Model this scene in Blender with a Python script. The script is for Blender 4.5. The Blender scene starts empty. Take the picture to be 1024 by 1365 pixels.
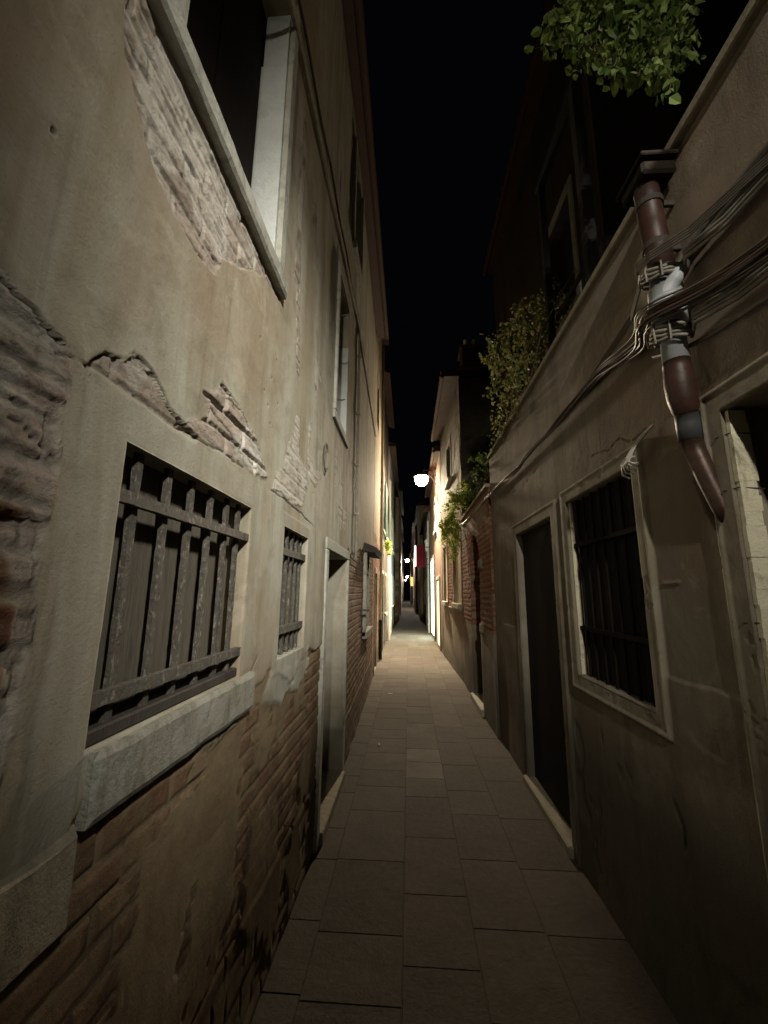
import bpy, math, random
import numpy as np
from mathutils import Vector, Matrix
random.seed(7); rng = np.random.default_rng(7)
sc = bpy.context.scene; C = sc.collection
PI = math.pi

# ------------------------------------------------------------------ objects
def tag(o, label=None, cat=None, group=None, kind=None):
    if label: o['label'] = label
    if cat: o['category'] = cat
    if group: o['group'] = group
    if kind: o['kind'] = kind
    return o
def empty(name, loc, label, cat, group=None):
    o = bpy.data.objects.new(name, None); C.objects.link(o); o.location = loc
    o.empty_display_size = .1
    return tag(o, label, cat, group)
def link(name, me, mat, parent=None, mats=None, smooth=False):
    o = bpy.data.objects.new(name, me); C.objects.link(o)
    for m in (mats or [mat]): me.materials.append(m)
    if smooth: me.polygons.foreach_set('use_smooth', [True]*len(me.polygons))
    if parent is not None:
        o.parent = parent
        o.matrix_parent_inverse = Matrix.Translation(-world_loc(parent))
    me.update()
    return o
def world_loc(o):
    # every mesh is authored in world coordinates; only top-level empties carry a location
    return o.location.copy() if o.type == 'EMPTY' else Vector((0, 0, 0))
class MB:
    def __init__(s): s.v = []; s.f = []; s.a = []
    def add(s, vs, fs, a=0.0):
        n = len(s.v); s.v += [tuple(map(float, p)) for p in vs]; s.f += [tuple(i+n for i in f) for f in fs]; s.a += [a]*len(vs)
    def box(s, x0, x1, y0, y1, z0, z1, b=0.0, a=0.0, jit=0.0):
        if x0 > x1: x0, x1 = x1, x0
        if y0 > y1: y0, y1 = y1, y0
        if z0 > z1: z0, z1 = z1, z0
        b = min(b, (x1-x0)*.45, (y1-y0)*.45, (z1-z0)*.45)
        if b <= 0:
            vs = [(x, y, z) for x in (x0, x1) for y in (y0, y1) for z in (z0, z1)]
            fs = [(0,1,3,2),(4,6,7,5),(0,4,5,1),(2,3,7,6),(0,2,6,4),(1,5,7,3)]
            s.add(vs, fs, a); return
        # chamfered box
        X = (x0, x1); Y = (y0, y1); Z = (z0, z1); vs = []; idx = {}
        for i in (0, 1):
            for j in (0, 1):
                for k in (0, 1):
                    for ax in range(3):
                        sx = b if i == 0 else -b; sy = b if j == 0 else -b; sz = b if k == 0 else -b
                        p = [X[i]+sx, Y[j]+sy, Z[k]+sz]
                        p[ax] = (X[i], Y[j], Z[k])[ax]
                        if jit: p = [q+random.uniform(-jit, jit) for q in p]
                        idx[i, j, k, ax] = len(vs); vs.append(p)
        fs = []
        for ax in range(3):
            for e in (0, 1):
                o1, o2 = [q for q in range(3) if q != ax]
                c = []
                for (u, w) in ((0,0),(1,0),(1,1),(0,1)):
                    t = [0,0,0]; t[ax] = e; t[o1] = u; t[o2] = w; c.append(idx[t[0], t[1], t[2], ax])
                fs.append(tuple(c))
        for ax in range(3):
            o1, o2 = [q for q in range(3) if q != ax]
            for u in (0, 1):
                for w in (0, 1):
                    t0 = [0,0,0]; t0[o1] = u; t0[o2] = w; t1 = t0[:]; t1[ax] = 1
                    fs.append((idx[(*t0, o1)], idx[(*t0, o2)], idx[(*t1, o2)], idx[(*t1, o1)]))
        for i in (0, 1):
            for j in (0, 1):
                for k in (0, 1): fs.append((idx[i,j,k,0], idx[i,j,k,1], idx[i,j,k,2]))
        s.add(vs, fs, a)
    def tube(s, pts, r, n=8, a=0.0, caps=True):
        pts = [Vector(p) for p in pts]; m = len(pts)
        rr = r if hasattr(r, '__len__') else [r]*m
        vs = []; prev = None
        for i, p in enumerate(pts):
            t = (pts[min(i+1, m-1)]-pts[max(i-1, 0)]).normalized()
            if prev is None:
                u = t.orthogonal().normalized()
            else:
                u = (prev-t*prev.dot(t)).normalized()
            prev = u; w = t.cross(u)
            for k in range(n):
                an = 2*PI*k/n; vs.append(p+(u*math.cos(an)+w*math.sin(an))*rr[i])
        fs = [(i*n+k, i*n+(k+1) % n, (i+1)*n+(k+1) % n, (i+1)*n+k) for i in range(m-1) for k in range(n)]
        if caps: fs += [tuple(range(n)), tuple(range((m-1)*n, m*n))]
        s.add(vs, fs, a)
    def lathe(s, c, prof, n=20, a=0.0):
        vs = [(c[0]+r*math.cos(2*PI*k/n), c[1]+r*math.sin(2*PI*k/n), c[2]+z) for r, z in prof for k in range(n)]
        m = len(prof)
        fs = [(i*n+k, i*n+(k+1) % n, (i+1)*n+(k+1) % n, (i+1)*n+k) for i in range(m-1) for k in range(n)]
        fs += [tuple(range(n)), tuple(range((m-1)*n, m*n))]
        s.add(vs, fs, a)
    def build(s, name, mat, parent=None, smooth=False):
        me = bpy.data.meshes.new(name); me.from_pydata(s.v, [], s.f)
        at = me.attributes.new('rnd', 'FLOAT', 'POINT'); at.data.foreach_set('value', s.a)
        return link(name, me, mat, parent, smooth=smooth)

# ------------------------------------------------------------------ materials
class G:
    def __init__(s, name):
        s.m = bpy.data.materials.new(name); s.m.use_nodes = True; s.t = s.m.node_tree; s.n = s.t.nodes; s.l = s.t.links
        s.b = s.n['Principled BSDF']; s.b.inputs['Roughness'].default_value = .9
        s.b.inputs['Specular IOR Level'].default_value = .25
        tc = s.n.new('ShaderNodeTexCoord'); s.co = tc.outputs['Object']
    def set(s, sock, v):
        if isinstance(v, bpy.types.NodeSocket): s.l.new(v, sock)
        else:
            if sock.type == 'RGBA' and hasattr(v, '__len__') and len(v) == 3: v = (*v, 1)
            sock.default_value = v
    def map(s, sx, sy, sz, off=(0, 0, 0)):
        m = s.n.new('ShaderNodeMapping'); s.l.new(s.co, m.inputs[0]); m.inputs['Scale'].default_value = (sx, sy, sz); m.inputs['Location'].default_value = off
        return m.outputs[0]
    def noise(s, scale, detail=4, rough=.55, vec=None, dist=0):
        n = s.n.new('ShaderNodeTexNoise'); s.l.new(vec or s.co, n.inputs['Vector'])
        n.inputs['Scale'].default_value = scale; n.inputs['Detail'].default_value = detail; n.inputs['Roughness'].default_value = rough; n.inputs['Distortion'].default_value = dist
        return n.outputs['Fac']
    def vor(s, scale, feat='F1', vec=None):
        n = s.n.new('ShaderNodeTexVoronoi'); s.l.new(vec or s.co, n.inputs['Vector']); n.feature = feat; n.inputs['Scale'].default_value = scale
        return n.outputs['Distance']
    def rng(s, v, a, b, c=0., d=1.):
        n = s.n.new('ShaderNodeMapRange'); s.set(n.inputs[0], v)
        for i, q in enumerate((a, b, c, d)): n.inputs[i+1].default_value = q
        return n.outputs[0]
    def math(s, op, a, b=0.):
        n = s.n.new('ShaderNodeMath'); n.operation = op; s.set(n.inputs[0], a); s.set(n.inputs[1], b); return n.outputs[0]
    def mix(s, f, a, b, mode='MIX'):
        n = s.n.new('ShaderNodeMix'); n.data_type = 'RGBA'; n.blend_type = mode
        s.set(n.inputs[0], f); s.set(n.inputs[6], a); s.set(n.inputs[7], b); return n.outputs[2]
    def ramp(s, f, stops):
        n = s.n.new('ShaderNodeValToRGB'); s.set(n.inputs[0], f); e = n.color_ramp.elements
        while len(e) < len(stops): e.new(.5)
        for q, (p, c) in zip(e, stops): q.position = p; q.color = (*c, 1)
        return n.outputs[0]
    def attr(s, name, out='Fac'):
        n = s.n.new('ShaderNodeAttribute'); n.attribute_name = name; return n.outputs[out]
    def sep(s, v):
        n = s.n.new('ShaderNodeSeparateColor'); s.l.new(v, n.inputs[0]); return n.outputs
    def bump(s, h, dist, strength=1.):
        n = s.n.new('ShaderNodeBump'); n.inputs['Distance'].default_value = dist; n.inputs['Strength'].default_value = strength
        s.l.new(h, n.inputs['Height']); s.l.new(n.outputs[0], s.b.inputs['Normal'])
    def color(s, c): s.set(s.b.inputs['Base Color'], c); return s

def simple(name, c1, c2, scale=12, rough=.8, bump=.002, spec=.25, metal=0., stretch=None):
    g = G(name); v = g.map(*stretch) if stretch else None
    n = g.noise(scale, 6, .6, v)
    g.color(g.mix(g.rng(n, .3, .7), c1, c2)); g.b.inputs['Roughness'].default_value = rough
    g.b.inputs['Specular IOR Level'].default_value = spec; g.b.inputs['Metallic'].default_value = metal
    if bump: g.bump(g.noise(scale*3, 5, .65, v), bump)
    return g.m
def emit(name, col, s):
    m = bpy.data.materials.new(name); m.use_nodes = True; t = m.node_tree; t.nodes.clear()
    e = t.nodes.new('ShaderNodeEmission'); o = t.nodes.new('ShaderNodeOutputMaterial'); t.links.new(e.outputs[0], o.inputs[0])
    e.inputs[0].default_value = (*col, 1); e.inputs[1].default_value = s
    return m

def wall_mat(name, p1, p2, p3, rough1, rough2, bricks, mortar, stone, dark=(.05, .05, .035)):
    """plaster / bare mortar / brick / stone, chosen by the masks stored on the wall's vertices"""
    g = G(name)
    mk = g.sep(g.attr('mask', 'Color')); m2 = g.sep(g.attr('mask2', 'Color'))
    fine = g.noise(55, 6, .7); mid = g.noise(9, 5, .6); big = g.noise(1.3, 4, .55, dist=.4)
    stv = g.map(1, 9, .55); st = g.noise(1.0, 5, .6, stv)          # rain streaks down the wall
    stv2 = g.map(1, 30, 1.4, (3, 7, 1)); st2 = g.noise(1.0, 4, .6, stv2)
    pl = g.mix(g.rng(big, .35, .65), p1, p2)
    wide = g.noise(1.0, 5, .6, g.map(1, 2.6, .28, (0, 3, 2)), dist=.3)
    pl = g.mix(g.rng(wide, .42, .6, 0, .75), pl, p3)
    pl = g.mix(g.rng(g.noise(1.0, 5, .6, g.map(1, 3.4, .33, (5, 1, 4)), dist=.4), .5, .64, 0, .6), pl, (p1[0]*.62, p1[1]*.56, p1[2]*.50))
    pl = g.mix(g.rng(st, .52, .7, 0, .35), pl, (p1[0]*.7, p1[1]*.7, p1[2]*.66))
    pl = g.mix(g.rng(st2, .6, .74, 0, .22), pl, dark)
    pl = g.mix(g.rng(g.noise(.9, 5, .6, g.map(1, 1, 1, (2, 8, 3)), dist=.6), .48, .66, 0, .55), pl, (p1[0]*.9, p1[1]*.72, p1[2]*.6))
    pl = g.mix(g.rng(mid, .5, .72, 0, .5), pl, (p1[0]*.68, p1[1]*.66, p1[2]*.62))
    pl = g.mix(g.rng(g.noise(3.1, 7, .7, dist=1.2), .57, .63, 0, .4), pl, (p2[0]*1.25, p2[1]*1.25, p2[2]*1.25))
    ro = g.mix(g.rng(g.noise(14, 7, .7, dist=.8), .3, .7), rough1, rough2)
    ro = g.mix(g.rng(g.noise(4, 6, .7, g.map(1, 1, 3)), .5, .66, 0, .5), ro, (rough2[0]*.5, rough2[1]*.48, rough2[2]*.43))
    br = g.ramp(m2[0], [(0, bricks[0]), (.3, bricks[1]), (.55, bricks[2]), (.8, bricks[3]), (1, bricks[4])])
    br = g.mix(g.rng(mid, .3, .7, 0, .55), br, (bricks[0][0]*.55, bricks[0][1]*.5, bricks[0][2]*.5))
    br = g.mix(g.rng(g.noise(26, 5, .7), .55, .7, 0, .6), br, mortar)
    mo = g.mix(g.rng(fine, .3, .7), mortar, (mortar[0]*.6, mortar[1]*.55, mortar[2]*.5))
    br = g.mix(m2[1], br, mo)
    wash = g.attr('mask2', 'Alpha')                                # an ochre limewash left over the brickwork
    och = g.mix(g.rng(g.noise(5, 6, .7, dist=.6), .35, .65), (.26, .195, .11), (.17, .115, .06))
    pl = g.mix(wash, pl, och)
    br = g.mix(g.math('MULTIPLY', wash, g.rng(g.noise(3.4, 6, .72, dist=.8), .42, .6, .15, .9)), br, och)
    c = g.mix(mk[0], pl, ro); c = g.mix(mk[1], c, br)
    sto = g.mix(g.rng(g.noise(7, 7, .65, g.map(1, 2, .8)), .35, .7), stone, (stone[0]*.62, stone[1]*.58, stone[2]*.5))
    sto = g.mix(g.rng(g.noise(2.6, 7, .7, g.map(1, 1, .45, (1, 1, 7)), dist=.7), .45, .6, 0, .65), sto, (p1[0]*.8, p1[1]*.68, p1[2]*.6))
    c = g.mix(mk[2], c, sto)
    # grime and damp (m2.b) with dark mould, plus other bands and hollows coloured darker
    c = g.mix(m2[2], c, dark)
    c = g.mix(g.rng(fine, .62, .8, 0, .35), c, (.03, .028, .02))
    g.color(c); g.b.inputs['Roughness'].default_value = .88; g.b.inputs['Specular IOR Level'].default_value = .22
    hgt = g.math('ADD', g.math('MULTIPLY', g.noise(120, 5, .75), .7), g.math('MULTIPLY', mid, .8))
    ex = g.math('MAXIMUM', mk[0], mk[1])
    hgt2 = g.math('MULTIPLY', g.noise(38, 7, .75, dist=.6), g.math('ADD', g.math('MULTIPLY', ex, 2.2), .35))
    g.bump(g.math('ADD', hgt, hgt2), .0032)
    return g.m

M = {}
M['left'] = wall_mat('worn_plaster_olive', (.29, .25, .172), (.36, .32, .24), (.43, .42, .34), (.62, .575, .50), (.42, .38, .31),
    [(.14, .060, .035), (.23, .105, .055), (.27, .15, .085), (.16, .08, .045), (.31, .21, .12)], (.26, .21, .14), (.45, .45, .39))
M['right'] = wall_mat('worn_plaster_brown', (.255, .225, .18), (.30, .265, .21), (.23, .20, .16), (.50, .45, .36), (.33, .28, .22),
    [(.23, .08, .045), (.33, .13, .07), (.36, .18, .10), (.23, .10, .065), (.34, .22, .13)], (.36, .30, .22), (.45, .44, .36))
M['cream'] = wall_mat('cream_plaster', (.55, .47, .32), (.60, .52, .38), (.50, .42, .28), (.50, .44, .34), (.33, .28, .22),
    [(.30, .11, .06), (.42, .18, .09), (.46, .25, .13), (.30, .14, .08), (.44, .30, .18)], (.42, .36, .27), (.5, .5, .44))
M['grey'] = wall_mat('grey_lilac_plaster', (.30, .28, .29), (.34, .32, .33), (.25, .24, .25), (.50, .44, .34), (.33, .28, .22),
    [(.30, .11, .06), (.42, .18, .09), (.46, .25, .13), (.30, .14, .08), (.44, .30, .18)], (.42, .36, .27), (.5, .5, .44))
M['rose'] = wall_mat('rose_plaster', (.20, .135, .10), (.24, .165, .12), (.18, .12, .09), (.50, .44, .34), (.33, .28, .22),
    [(.30, .11, .06), (.42, .18, .09), (.46, .25, .13), (.30, .14, .08), (.44, .30, .18)], (.42, .36, .27), (.5, .5, .44))

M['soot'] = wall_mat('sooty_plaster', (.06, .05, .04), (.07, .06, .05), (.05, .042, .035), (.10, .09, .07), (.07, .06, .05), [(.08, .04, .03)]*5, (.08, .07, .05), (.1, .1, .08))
def stone_mat(name, a, b, dirt=(.09, .085, .06), amt=.55):
    g = G(name)
    c = g.mix(g.rng(g.noise(5, 7, .65, dist=.5), .35, .65), a, b)
    c = g.mix(g.rng(g.noise(11, 8, .72, g.map(1, 1.5, .7), dist=.9), .5, .68, 0, amt), c, dirt)
    c = g.mix(g.rng(g.noise(70, 4, .7), .6, .8, 0, .5), c, dirt)
    g.color(c); g.b.inputs['Roughness'].default_value = .8
    g.bump(g.math('ADD', g.noise(28, 8, .72), g.math('MULTIPLY', g.noise(130, 3, .7), .4)), .006)
    return g.m
M['stone'] = stone_mat('istrian_stone', (.44, .44, .38), (.33, .32, .26))
M['sill_stone'] = stone_mat('weathered_sill_stone', (.36, .355, .30), (.27, .255, .20), (.10, .09, .065), .7)
M['stone_dark'] = stone_mat('grimy_stone', (.33, .29, .21), (.25, .22, .16))
M['paint_white'] = stone_mat('flaking_white_paint', (.58, .61, .58), (.50, .53, .50), (.2, .2, .17), .22)
M['paint_cream'] = stone_mat('flaking_cream_paint', (.78, .75, .56), (.66, .62, .46), (.08, .07, .05), .6)
g = G('corroded_iron')
n = g.noise(45, 7, .7); c = g.mix(g.rng(n, .35, .6), (.075, .068, .056), (.115, .105, .085)); c = g.mix(g.rng(g.noise(90, 5, .7, g.map(1, 1, .5)), .56, .62), c, (.24, .22, .18))
c = g.mix(g.rng(g.noise(20, 5, .7), .55, .7, 0, .6), c, (.12, .06, .03)); g.color(c)
g.b.inputs['Roughness'].default_value = .75; g.bump(g.noise(75, 6, .75), .006); M['iron'] = g.m
M['iron_dark'] = simple('dark_iron', (.03, .028, .025), (.06, .05, .04), 40, .7, .002)
def wood(name, a, b, rough=.8):
    g = G(name)
    c = g.mix(g.rng(g.noise(6, 8, .7, g.map(1, 9, .8)), .35, .65), a, b)
    c = g.mix(g.rng(g.noise(18, 7, .7, g.map(1, 3, .6), dist=.5), .55, .68, 0, .5), c, (a[0]*.4, a[1]*.4, a[2]*.4))
    g.color(c); g.b.inputs['Roughness'].default_value = rough; g.bump(g.noise(9, 8, .72, g.map(1, 14, .6)), .004); return g.m
M['wood'] = wood('old_brown_wood', (.135, .118, .088), (.095, .082, .06))
M['wood_dark'] = wood('dark_wood', (.035, .032, .03), (.02, .018, .016))
M['wood_rail'] = wood('dark_rail_wood', (.06, .052, .042), (.04, .035, .03))
M['wood_black'] = wood('blackened_wood', (.014, .013, .012), (.008, .007, .007))
M['wood_red'] = wood('dark_red_wood', (.016, .005, .004), (.010, .003, .003))
M['wood_green'] = wood('green_wood', (.03, .065, .045), (.02, .045, .032))
M['wood_pale'] = wood('pale_wood', (.50, .46, .38), (.42, .38, .31))
M['wood_blue'] = wood('blue_grey_wood', (.06, .075, .09), (.035, .045, .055))
M['brown_pipe'] = simple('brown_pipe', (.060, .026, .018), (.028, .015, .012), 16, .48, .0012, .4)
M['copper_pipe'] = simple('copper_pipe', (.085, .048, .034), (.04, .024, .018), 18, .42, .001, .5, .3)
M['pvc_grey'] = simple('grey_pvc', (.42, .46, .48), (.34, .37, .38), 10, .5, .0006, .4)
M['pvc_dark'] = simple('dark_coupling', (.05, .055, .06), (.07, .075, .08), 10, .5, .0006, .4)
M['cable_pale'] = simple('pale_cable', (.30, .29, .25), (.17, .155, .125), 25, .5, .0004, .4)
M['cable_grey'] = simple('grey_cable', (.17, .16, .135), (.11, .10, .085), 25, .5, .0004, .4)
g = G('cable_mix'); g.color(g.ramp(g.attr('rnd'), [(0, (.03, .025, .02)), (.45, (.06, .04, .03)), (.8, (.08, .05, .035)), (1, (.15, .12, .09))])); g.b.inputs['Roughness'].default_value = .42; g.b.inputs['Specular IOR Level'].default_value = .5; M['cables'] = g.m
M['soot_iron'] = simple('rusty_black_iron', (.022, .016, .012), (.012, .010, .009), 30, .95, .002, .05)
M['coil'] = simple('white_cable', (.70, .69, .64), (.52, .50, .45), 25, .5, .0004, .4)
M['roof'] = simple('terracotta', (.07, .035, .022), (.045, .025, .018), 8, .85, .003)
M['black'] = simple('blackened_metal', (.015, .015, .015), (.025, .025, .022), 20, .5, .0005)
M['glass'] = simple('dark_glass', (.012, .014, .016), (.02, .02, .022), 3, .12, 0, .5)
M['paper'] = simple('paper', (.6, .58, .52), (.5, .48, .42), 20, .9, 0)
M['red'] = simple('red_sign_paint', (.045, .003, .005), (.032, .002, .004), 3, .9, 0, .05)
def leafm(name, a, b, c):
    g = G(name); col = g.ramp(g.attr('rnd'), [(0, a), (.5, b), (1, c)]); g.color(col)
    g.b.inputs['Roughness'].default_value = .5
    tr = g.n.new('ShaderNodeBsdfTranslucent'); g.l.new(col, tr.inputs[0]); mx = g.n.new('ShaderNodeMixShader'); mx.inputs[0].default_value = .5
    o = g.n['Material Output']; g.l.new(g.b.outputs[0], mx.inputs[1]); g.l.new(tr.outputs[0], mx.inputs[2]); g.l.new(mx.outputs[0], o.inputs[0]); return g.m
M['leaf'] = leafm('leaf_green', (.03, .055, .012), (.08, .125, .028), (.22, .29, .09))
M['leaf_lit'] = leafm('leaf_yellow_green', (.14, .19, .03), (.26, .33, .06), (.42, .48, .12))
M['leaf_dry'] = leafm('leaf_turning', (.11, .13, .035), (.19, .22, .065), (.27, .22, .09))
M['stem'] = simple('stem_bark', (.07, .05, .035), (.045, .035, .025), 30, .9, .001)
g = G('paving_stone')
rn = g.attr('rnd'); c = g.ramp(rn, [(0, (.125, .105, .085)), (.5, (.16, .135, .11)), (.93, (.19, .165, .135)), (1, (.29, .27, .235))])
c = g.mix(g.rng(g.noise(2.2, 6, .65, dist=.4), .38, .66, 0, .6), c, (.09, .078, .062)); c = g.mix(g.rng(g.noise(30, 6, .7), .35, .7, 0, .45), c, (.24, .21, .175))
c = g.mix(1., c, (.52, .52, .52), 'MULTIPLY'); g.color(c); g.b.inputs['Roughness'].default_value = .85; g.b.inputs['Specular IOR Level'].default_value = .12
g.bump(g.math('ADD', g.math('MULTIPLY', g.noise(6, 5, .6), 1.3), g.math('MULTIPLY', g.noise(60, 6, .75), .5)), .007); M['paving'] = g.m
M['joint'] = simple('joint_dirt', (.055, .047, .037), (.075, .064, .05), 30, .95, .003)

# ------------------------------------------------------------------ noise fields
def _h(ix, iy, seed):
    n = (ix.astype(np.int64)*374761393+iy.astype(np.int64)*668265263+seed*974634777) & 0xffffffff
    n = ((n ^ (n >> 13))*1274126177) & 0xffffffff
    return ((n ^ (n >> 16)) & 0xffffff)/float(0xffffff)
def vn(x, y, seed=0):
    ix = np.floor(x); iy = np.floor(y); fx = x-ix; fy = y-iy; fx = fx*fx*(3-2*fx); fy = fy*fy*(3-2*fy)
    a = _h(ix, iy, seed); b = _h(ix+1, iy, seed); c = _h(ix, iy+1, seed); d = _h(ix+1, iy+1, seed)
    return (a*(1-fx)+b*fx)*(1-fy)+(c*(1-fx)+d*fx)*fy
def fbm(x, y, s, seed=0, o=4):
    r = 0; a = 1; t = 0
    for i in range(o): r = r+a*vn(x*s+i*17.3, y*s+i*9.1, seed+i); t += a; a *= .55; s *= 2.03
    return r/t*2-1
def sm(x, a, b):
    t = np.clip((x-a)/(b-a), 0, 1); return t*t*(3-2*t)
def sdpoly(Y, Z, P):
    """signed distance to a polygon, negative inside"""
    d = np.full(Y.shape, 1e9); ins = np.zeros(Y.shape, bool); n = len(P)
    for i in range(n):
        ay, az = P[i]; by, bz = P[(i+1) % n]; ey, ez = by-ay, bz-az; wy, wz = Y-ay, Z-az
        t = np.clip((wy*ey+wz*ez)/(ey*ey+ez*ez+1e-12), 0, 1)
        d = np.minimum(d, np.hypot(wy-ey*t, wz-ez*t))
        c = ((az <= Z) & (bz > Z)) | ((bz <= Z) & (az > Z))
        with np.errstate(divide='ignore', invalid='ignore'):
            ins ^= c & (Y < ay+ey*(Z-az)/(ez if ez else 1e-12))
    return np.where(ins, -d, d)
def sdline(Y, Z, P):
    d = np.full(Y.shape, 1e9)
    for (ay, az), (by, bz) in zip(P[:-1], P[1:]):
        ey, ez = by-ay, bz-az; t = np.clip(((Y-ay)*ey+(Z-az)*ez)/(ey*ey+ez*ez+1e-12), 0, 1)
        d = np.minimum(d, np.hypot(Y-ay-ey*t, Z-az-ez*t))
    return d
def bricks(Y, Z, seed=0, L=.25, Hh=.072, m=.011):
    """per-brick random value, mortar mask, height"""
    y = Y+.010*fbm(Y, Z, 5, seed+40, 2)+.02*fbm(Y, Z, 1.2, seed+41, 1); z = Z+.008*fbm(Y, Z, 4, seed+42, 3)
    r = np.floor(z/Hh); yo = y+(r % 2)*L/2+_h(r, r*0, seed)*.06
    c = np.floor(yo/L); fz = (z/Hh-r)*Hh; fy = (yo/L-c)*L
    e = np.minimum(np.minimum(fz, Hh-fz), np.minimum(fy, L-fy))
    mo = 1-sm(e, m*.35, m*1.0)
    rid = _h(c, r, seed+5)
    return rid, mo, (1-mo)*(.5+.5*_h(c, r, seed+9))

def axis(a, b, segs, must):
    """grid lines from a to b; segs = [(upto, step)], must = exact lines to include"""
    g = []; cur = a
    for e, st in segs:
        e = min(e, b)
        if e > cur: g += list(np.linspace(cur, e, max(2, int((e-cur)/st)+1))[:-1]); cur = e
    g.append(b); g = np.array(g)
    for m in must:
        if a < m < b:
            i = np.argmin(abs(g-m))
            if 0 < i < len(g)-1: g[i] = m
    return np.unique(g)

def facade(name, side, ys, zs, X, fn, holes, mat, parent, back=3.0, arch=None):
    """a wall facing the alley as a displaced sheet with real openings and reveals, plus the solid behind it.
    side=+1: wall on the left (faces +X). fn(Y,Z)-> height, mask rgb, mask2 rgb"""
    ny, nz = len(ys), len(zs); Y, Z = np.meshgrid(ys, zs, indexing='ij')
    h, mk, m2 = fn(Y, Z)
    x0 = X(Y)
    co = np.stack([x0+side*h, Y, Z], -1).reshape(-1, 3)
    yc = (ys[1:]+ys[:-1])/2; zc = (zs[1:]+zs[:-1])/2; YC, ZC = np.meshgrid(yc, zc, indexing='ij')
    hid = np.zeros(YC.shape, int)
    for k, H in enumerate(holes):
        inside = (YC > H[0]) & (YC < H[1]) & (ZC > H[2]) & (ZC < H[3])
        if len(H) > 5:   # round head
            cy = (H[0]+H[1])/2; w = (H[1]-H[0])/2; zs_ = H[3]-H[5]
            inside &= (ZC < zs_) | (((YC-cy)/w)**2+((ZC-zs_)/H[5])**2 < 1)
        hid[inside] = k+1
    idx = np.arange(ny*nz).reshape(ny, nz)
    keep = hid == 0
    q = np.stack([idx[:-1, :-1], idx[1:, :-1], idx[1:, 1:], idx[:-1, 1:]], -1)[keep]
    if side < 0: q = q[:, ::-1]
    fl = [q]; vs = [co]; nv = len(co)
    mask = np.concatenate([mk.reshape(-1, 3), np.ones((ny*nz, 1))], 1); mask2 = m2.reshape(-1, 4) if m2.shape[-1] == 4 else np.concatenate([m2.reshape(-1, 3), np.zeros((ny*nz, 1))], 1)
    ms = [mask]; ms2 = [mask2]
    def strip(a, b, dep):
        nonlocal nv
        steps = [0, .012, dep*.5, dep]; cur = (a, b); pa, pb = co[a].copy(), co[b].copy(); base = x0.reshape(-1)
        for d in steps[1:]:
            na = np.array([pa[:, 0]*0, pa[:, 1], pa[:, 2]]).T; nb = np.array([pb[:, 0]*0, pb[:, 1], pb[:, 2]]).T
            na[:, 0] = base[a]-side*d; nb[:, 0] = base[b]-side*d
            ia = np.arange(nv, nv+len(a)); ib = ia+len(a); nv += 2*len(a)
            vs.append(na); vs.append(nb)
            for w, src in ((a, 1), (b, 1)):
                ms.append(mask[w]); ms2.append(mask2[w])
            fl.append(np.stack([cur[0], cur[1], ib, ia], -1)); cur = (ia, ib)
    for k, H in enumerate(holes):
        A = []; B = []
        inn = hid == k+1
        e = inn[1:, :] & ~inn[:-1, :]; i, j = np.nonzero(e); A += list(idx[i+1, j]); B += list(idx[i+1, j+1])
        e = inn[:-1, :] & ~inn[1:, :]; i, j = np.nonzero(e); A += list(idx[i+1, j]); B += list(idx[i+1, j+1])
        e = inn[:, 1:] & ~inn[:, :-1]; i, j = np.nonzero(e); A += list(idx[i, j+1]); B += list(idx[i+1, j+1])
        e = inn[:, :-1] & ~inn[:, 1:]; i, j = np.nonzero(e); A += list(idx[i, j+1]); B += list(idx[i+1, j+1])
        if A: strip(np.array(A), np.array(B), H[4])
    # the building behind: ends, top
    def quadrow(ii):
        nonlocal nv
        n = len(ii); nb = co[ii].copy(); nb[:, 0] -= side*back
        vs.append(nb); ms.append(mask[ii]); ms2.append(mask2[ii]); ib = np.arange(nv, nv+n); nv += n
        fl.append(np.stack([ii[:-1], ii[1:], ib[1:], ib[:-1]], -1))
    quadrow(idx[0, :]); quadrow(idx[-1, :]); quadrow(idx[:, -1])
    V = np.concatenate(vs); F = np.concatenate(fl)
    me = bpy.data.meshes.new(name)
    me.vertices.add(len(V)); me.vertices.foreach_set('co', V.astype(np.float32).ravel())
    me.loops.add(F.size); me.loops.foreach_set('vertex_index', F.astype(np.int32).ravel())
    me.polygons.add(len(F)); me.polygons.foreach_set('loop_start', np.arange(0, F.size, 4, dtype=np.int32)); me.polygons.foreach_set('loop_total', np.full(len(F), 4, dtype=np.int32))
    me.update(calc_edges=True)
    for nm, arr in (('mask', ms), ('mask2', ms2)):
        a = me.attributes.new(nm, 'FLOAT_COLOR', 'POINT'); a.data.foreach_set('color', np.concatenate(arr).astype(np.float32).ravel())
    return link(name, me, mat, parent, smooth=True)

XLw = lambda Y: -.59-np.maximum(0, np.asarray(Y)-4.2)*.0222
XRw = lambda Y: 1.03-np.maximum(0, np.asarray(Y)-7.0)*.0284
Z0 = lambda Y: np.zeros_like(Y)

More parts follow.
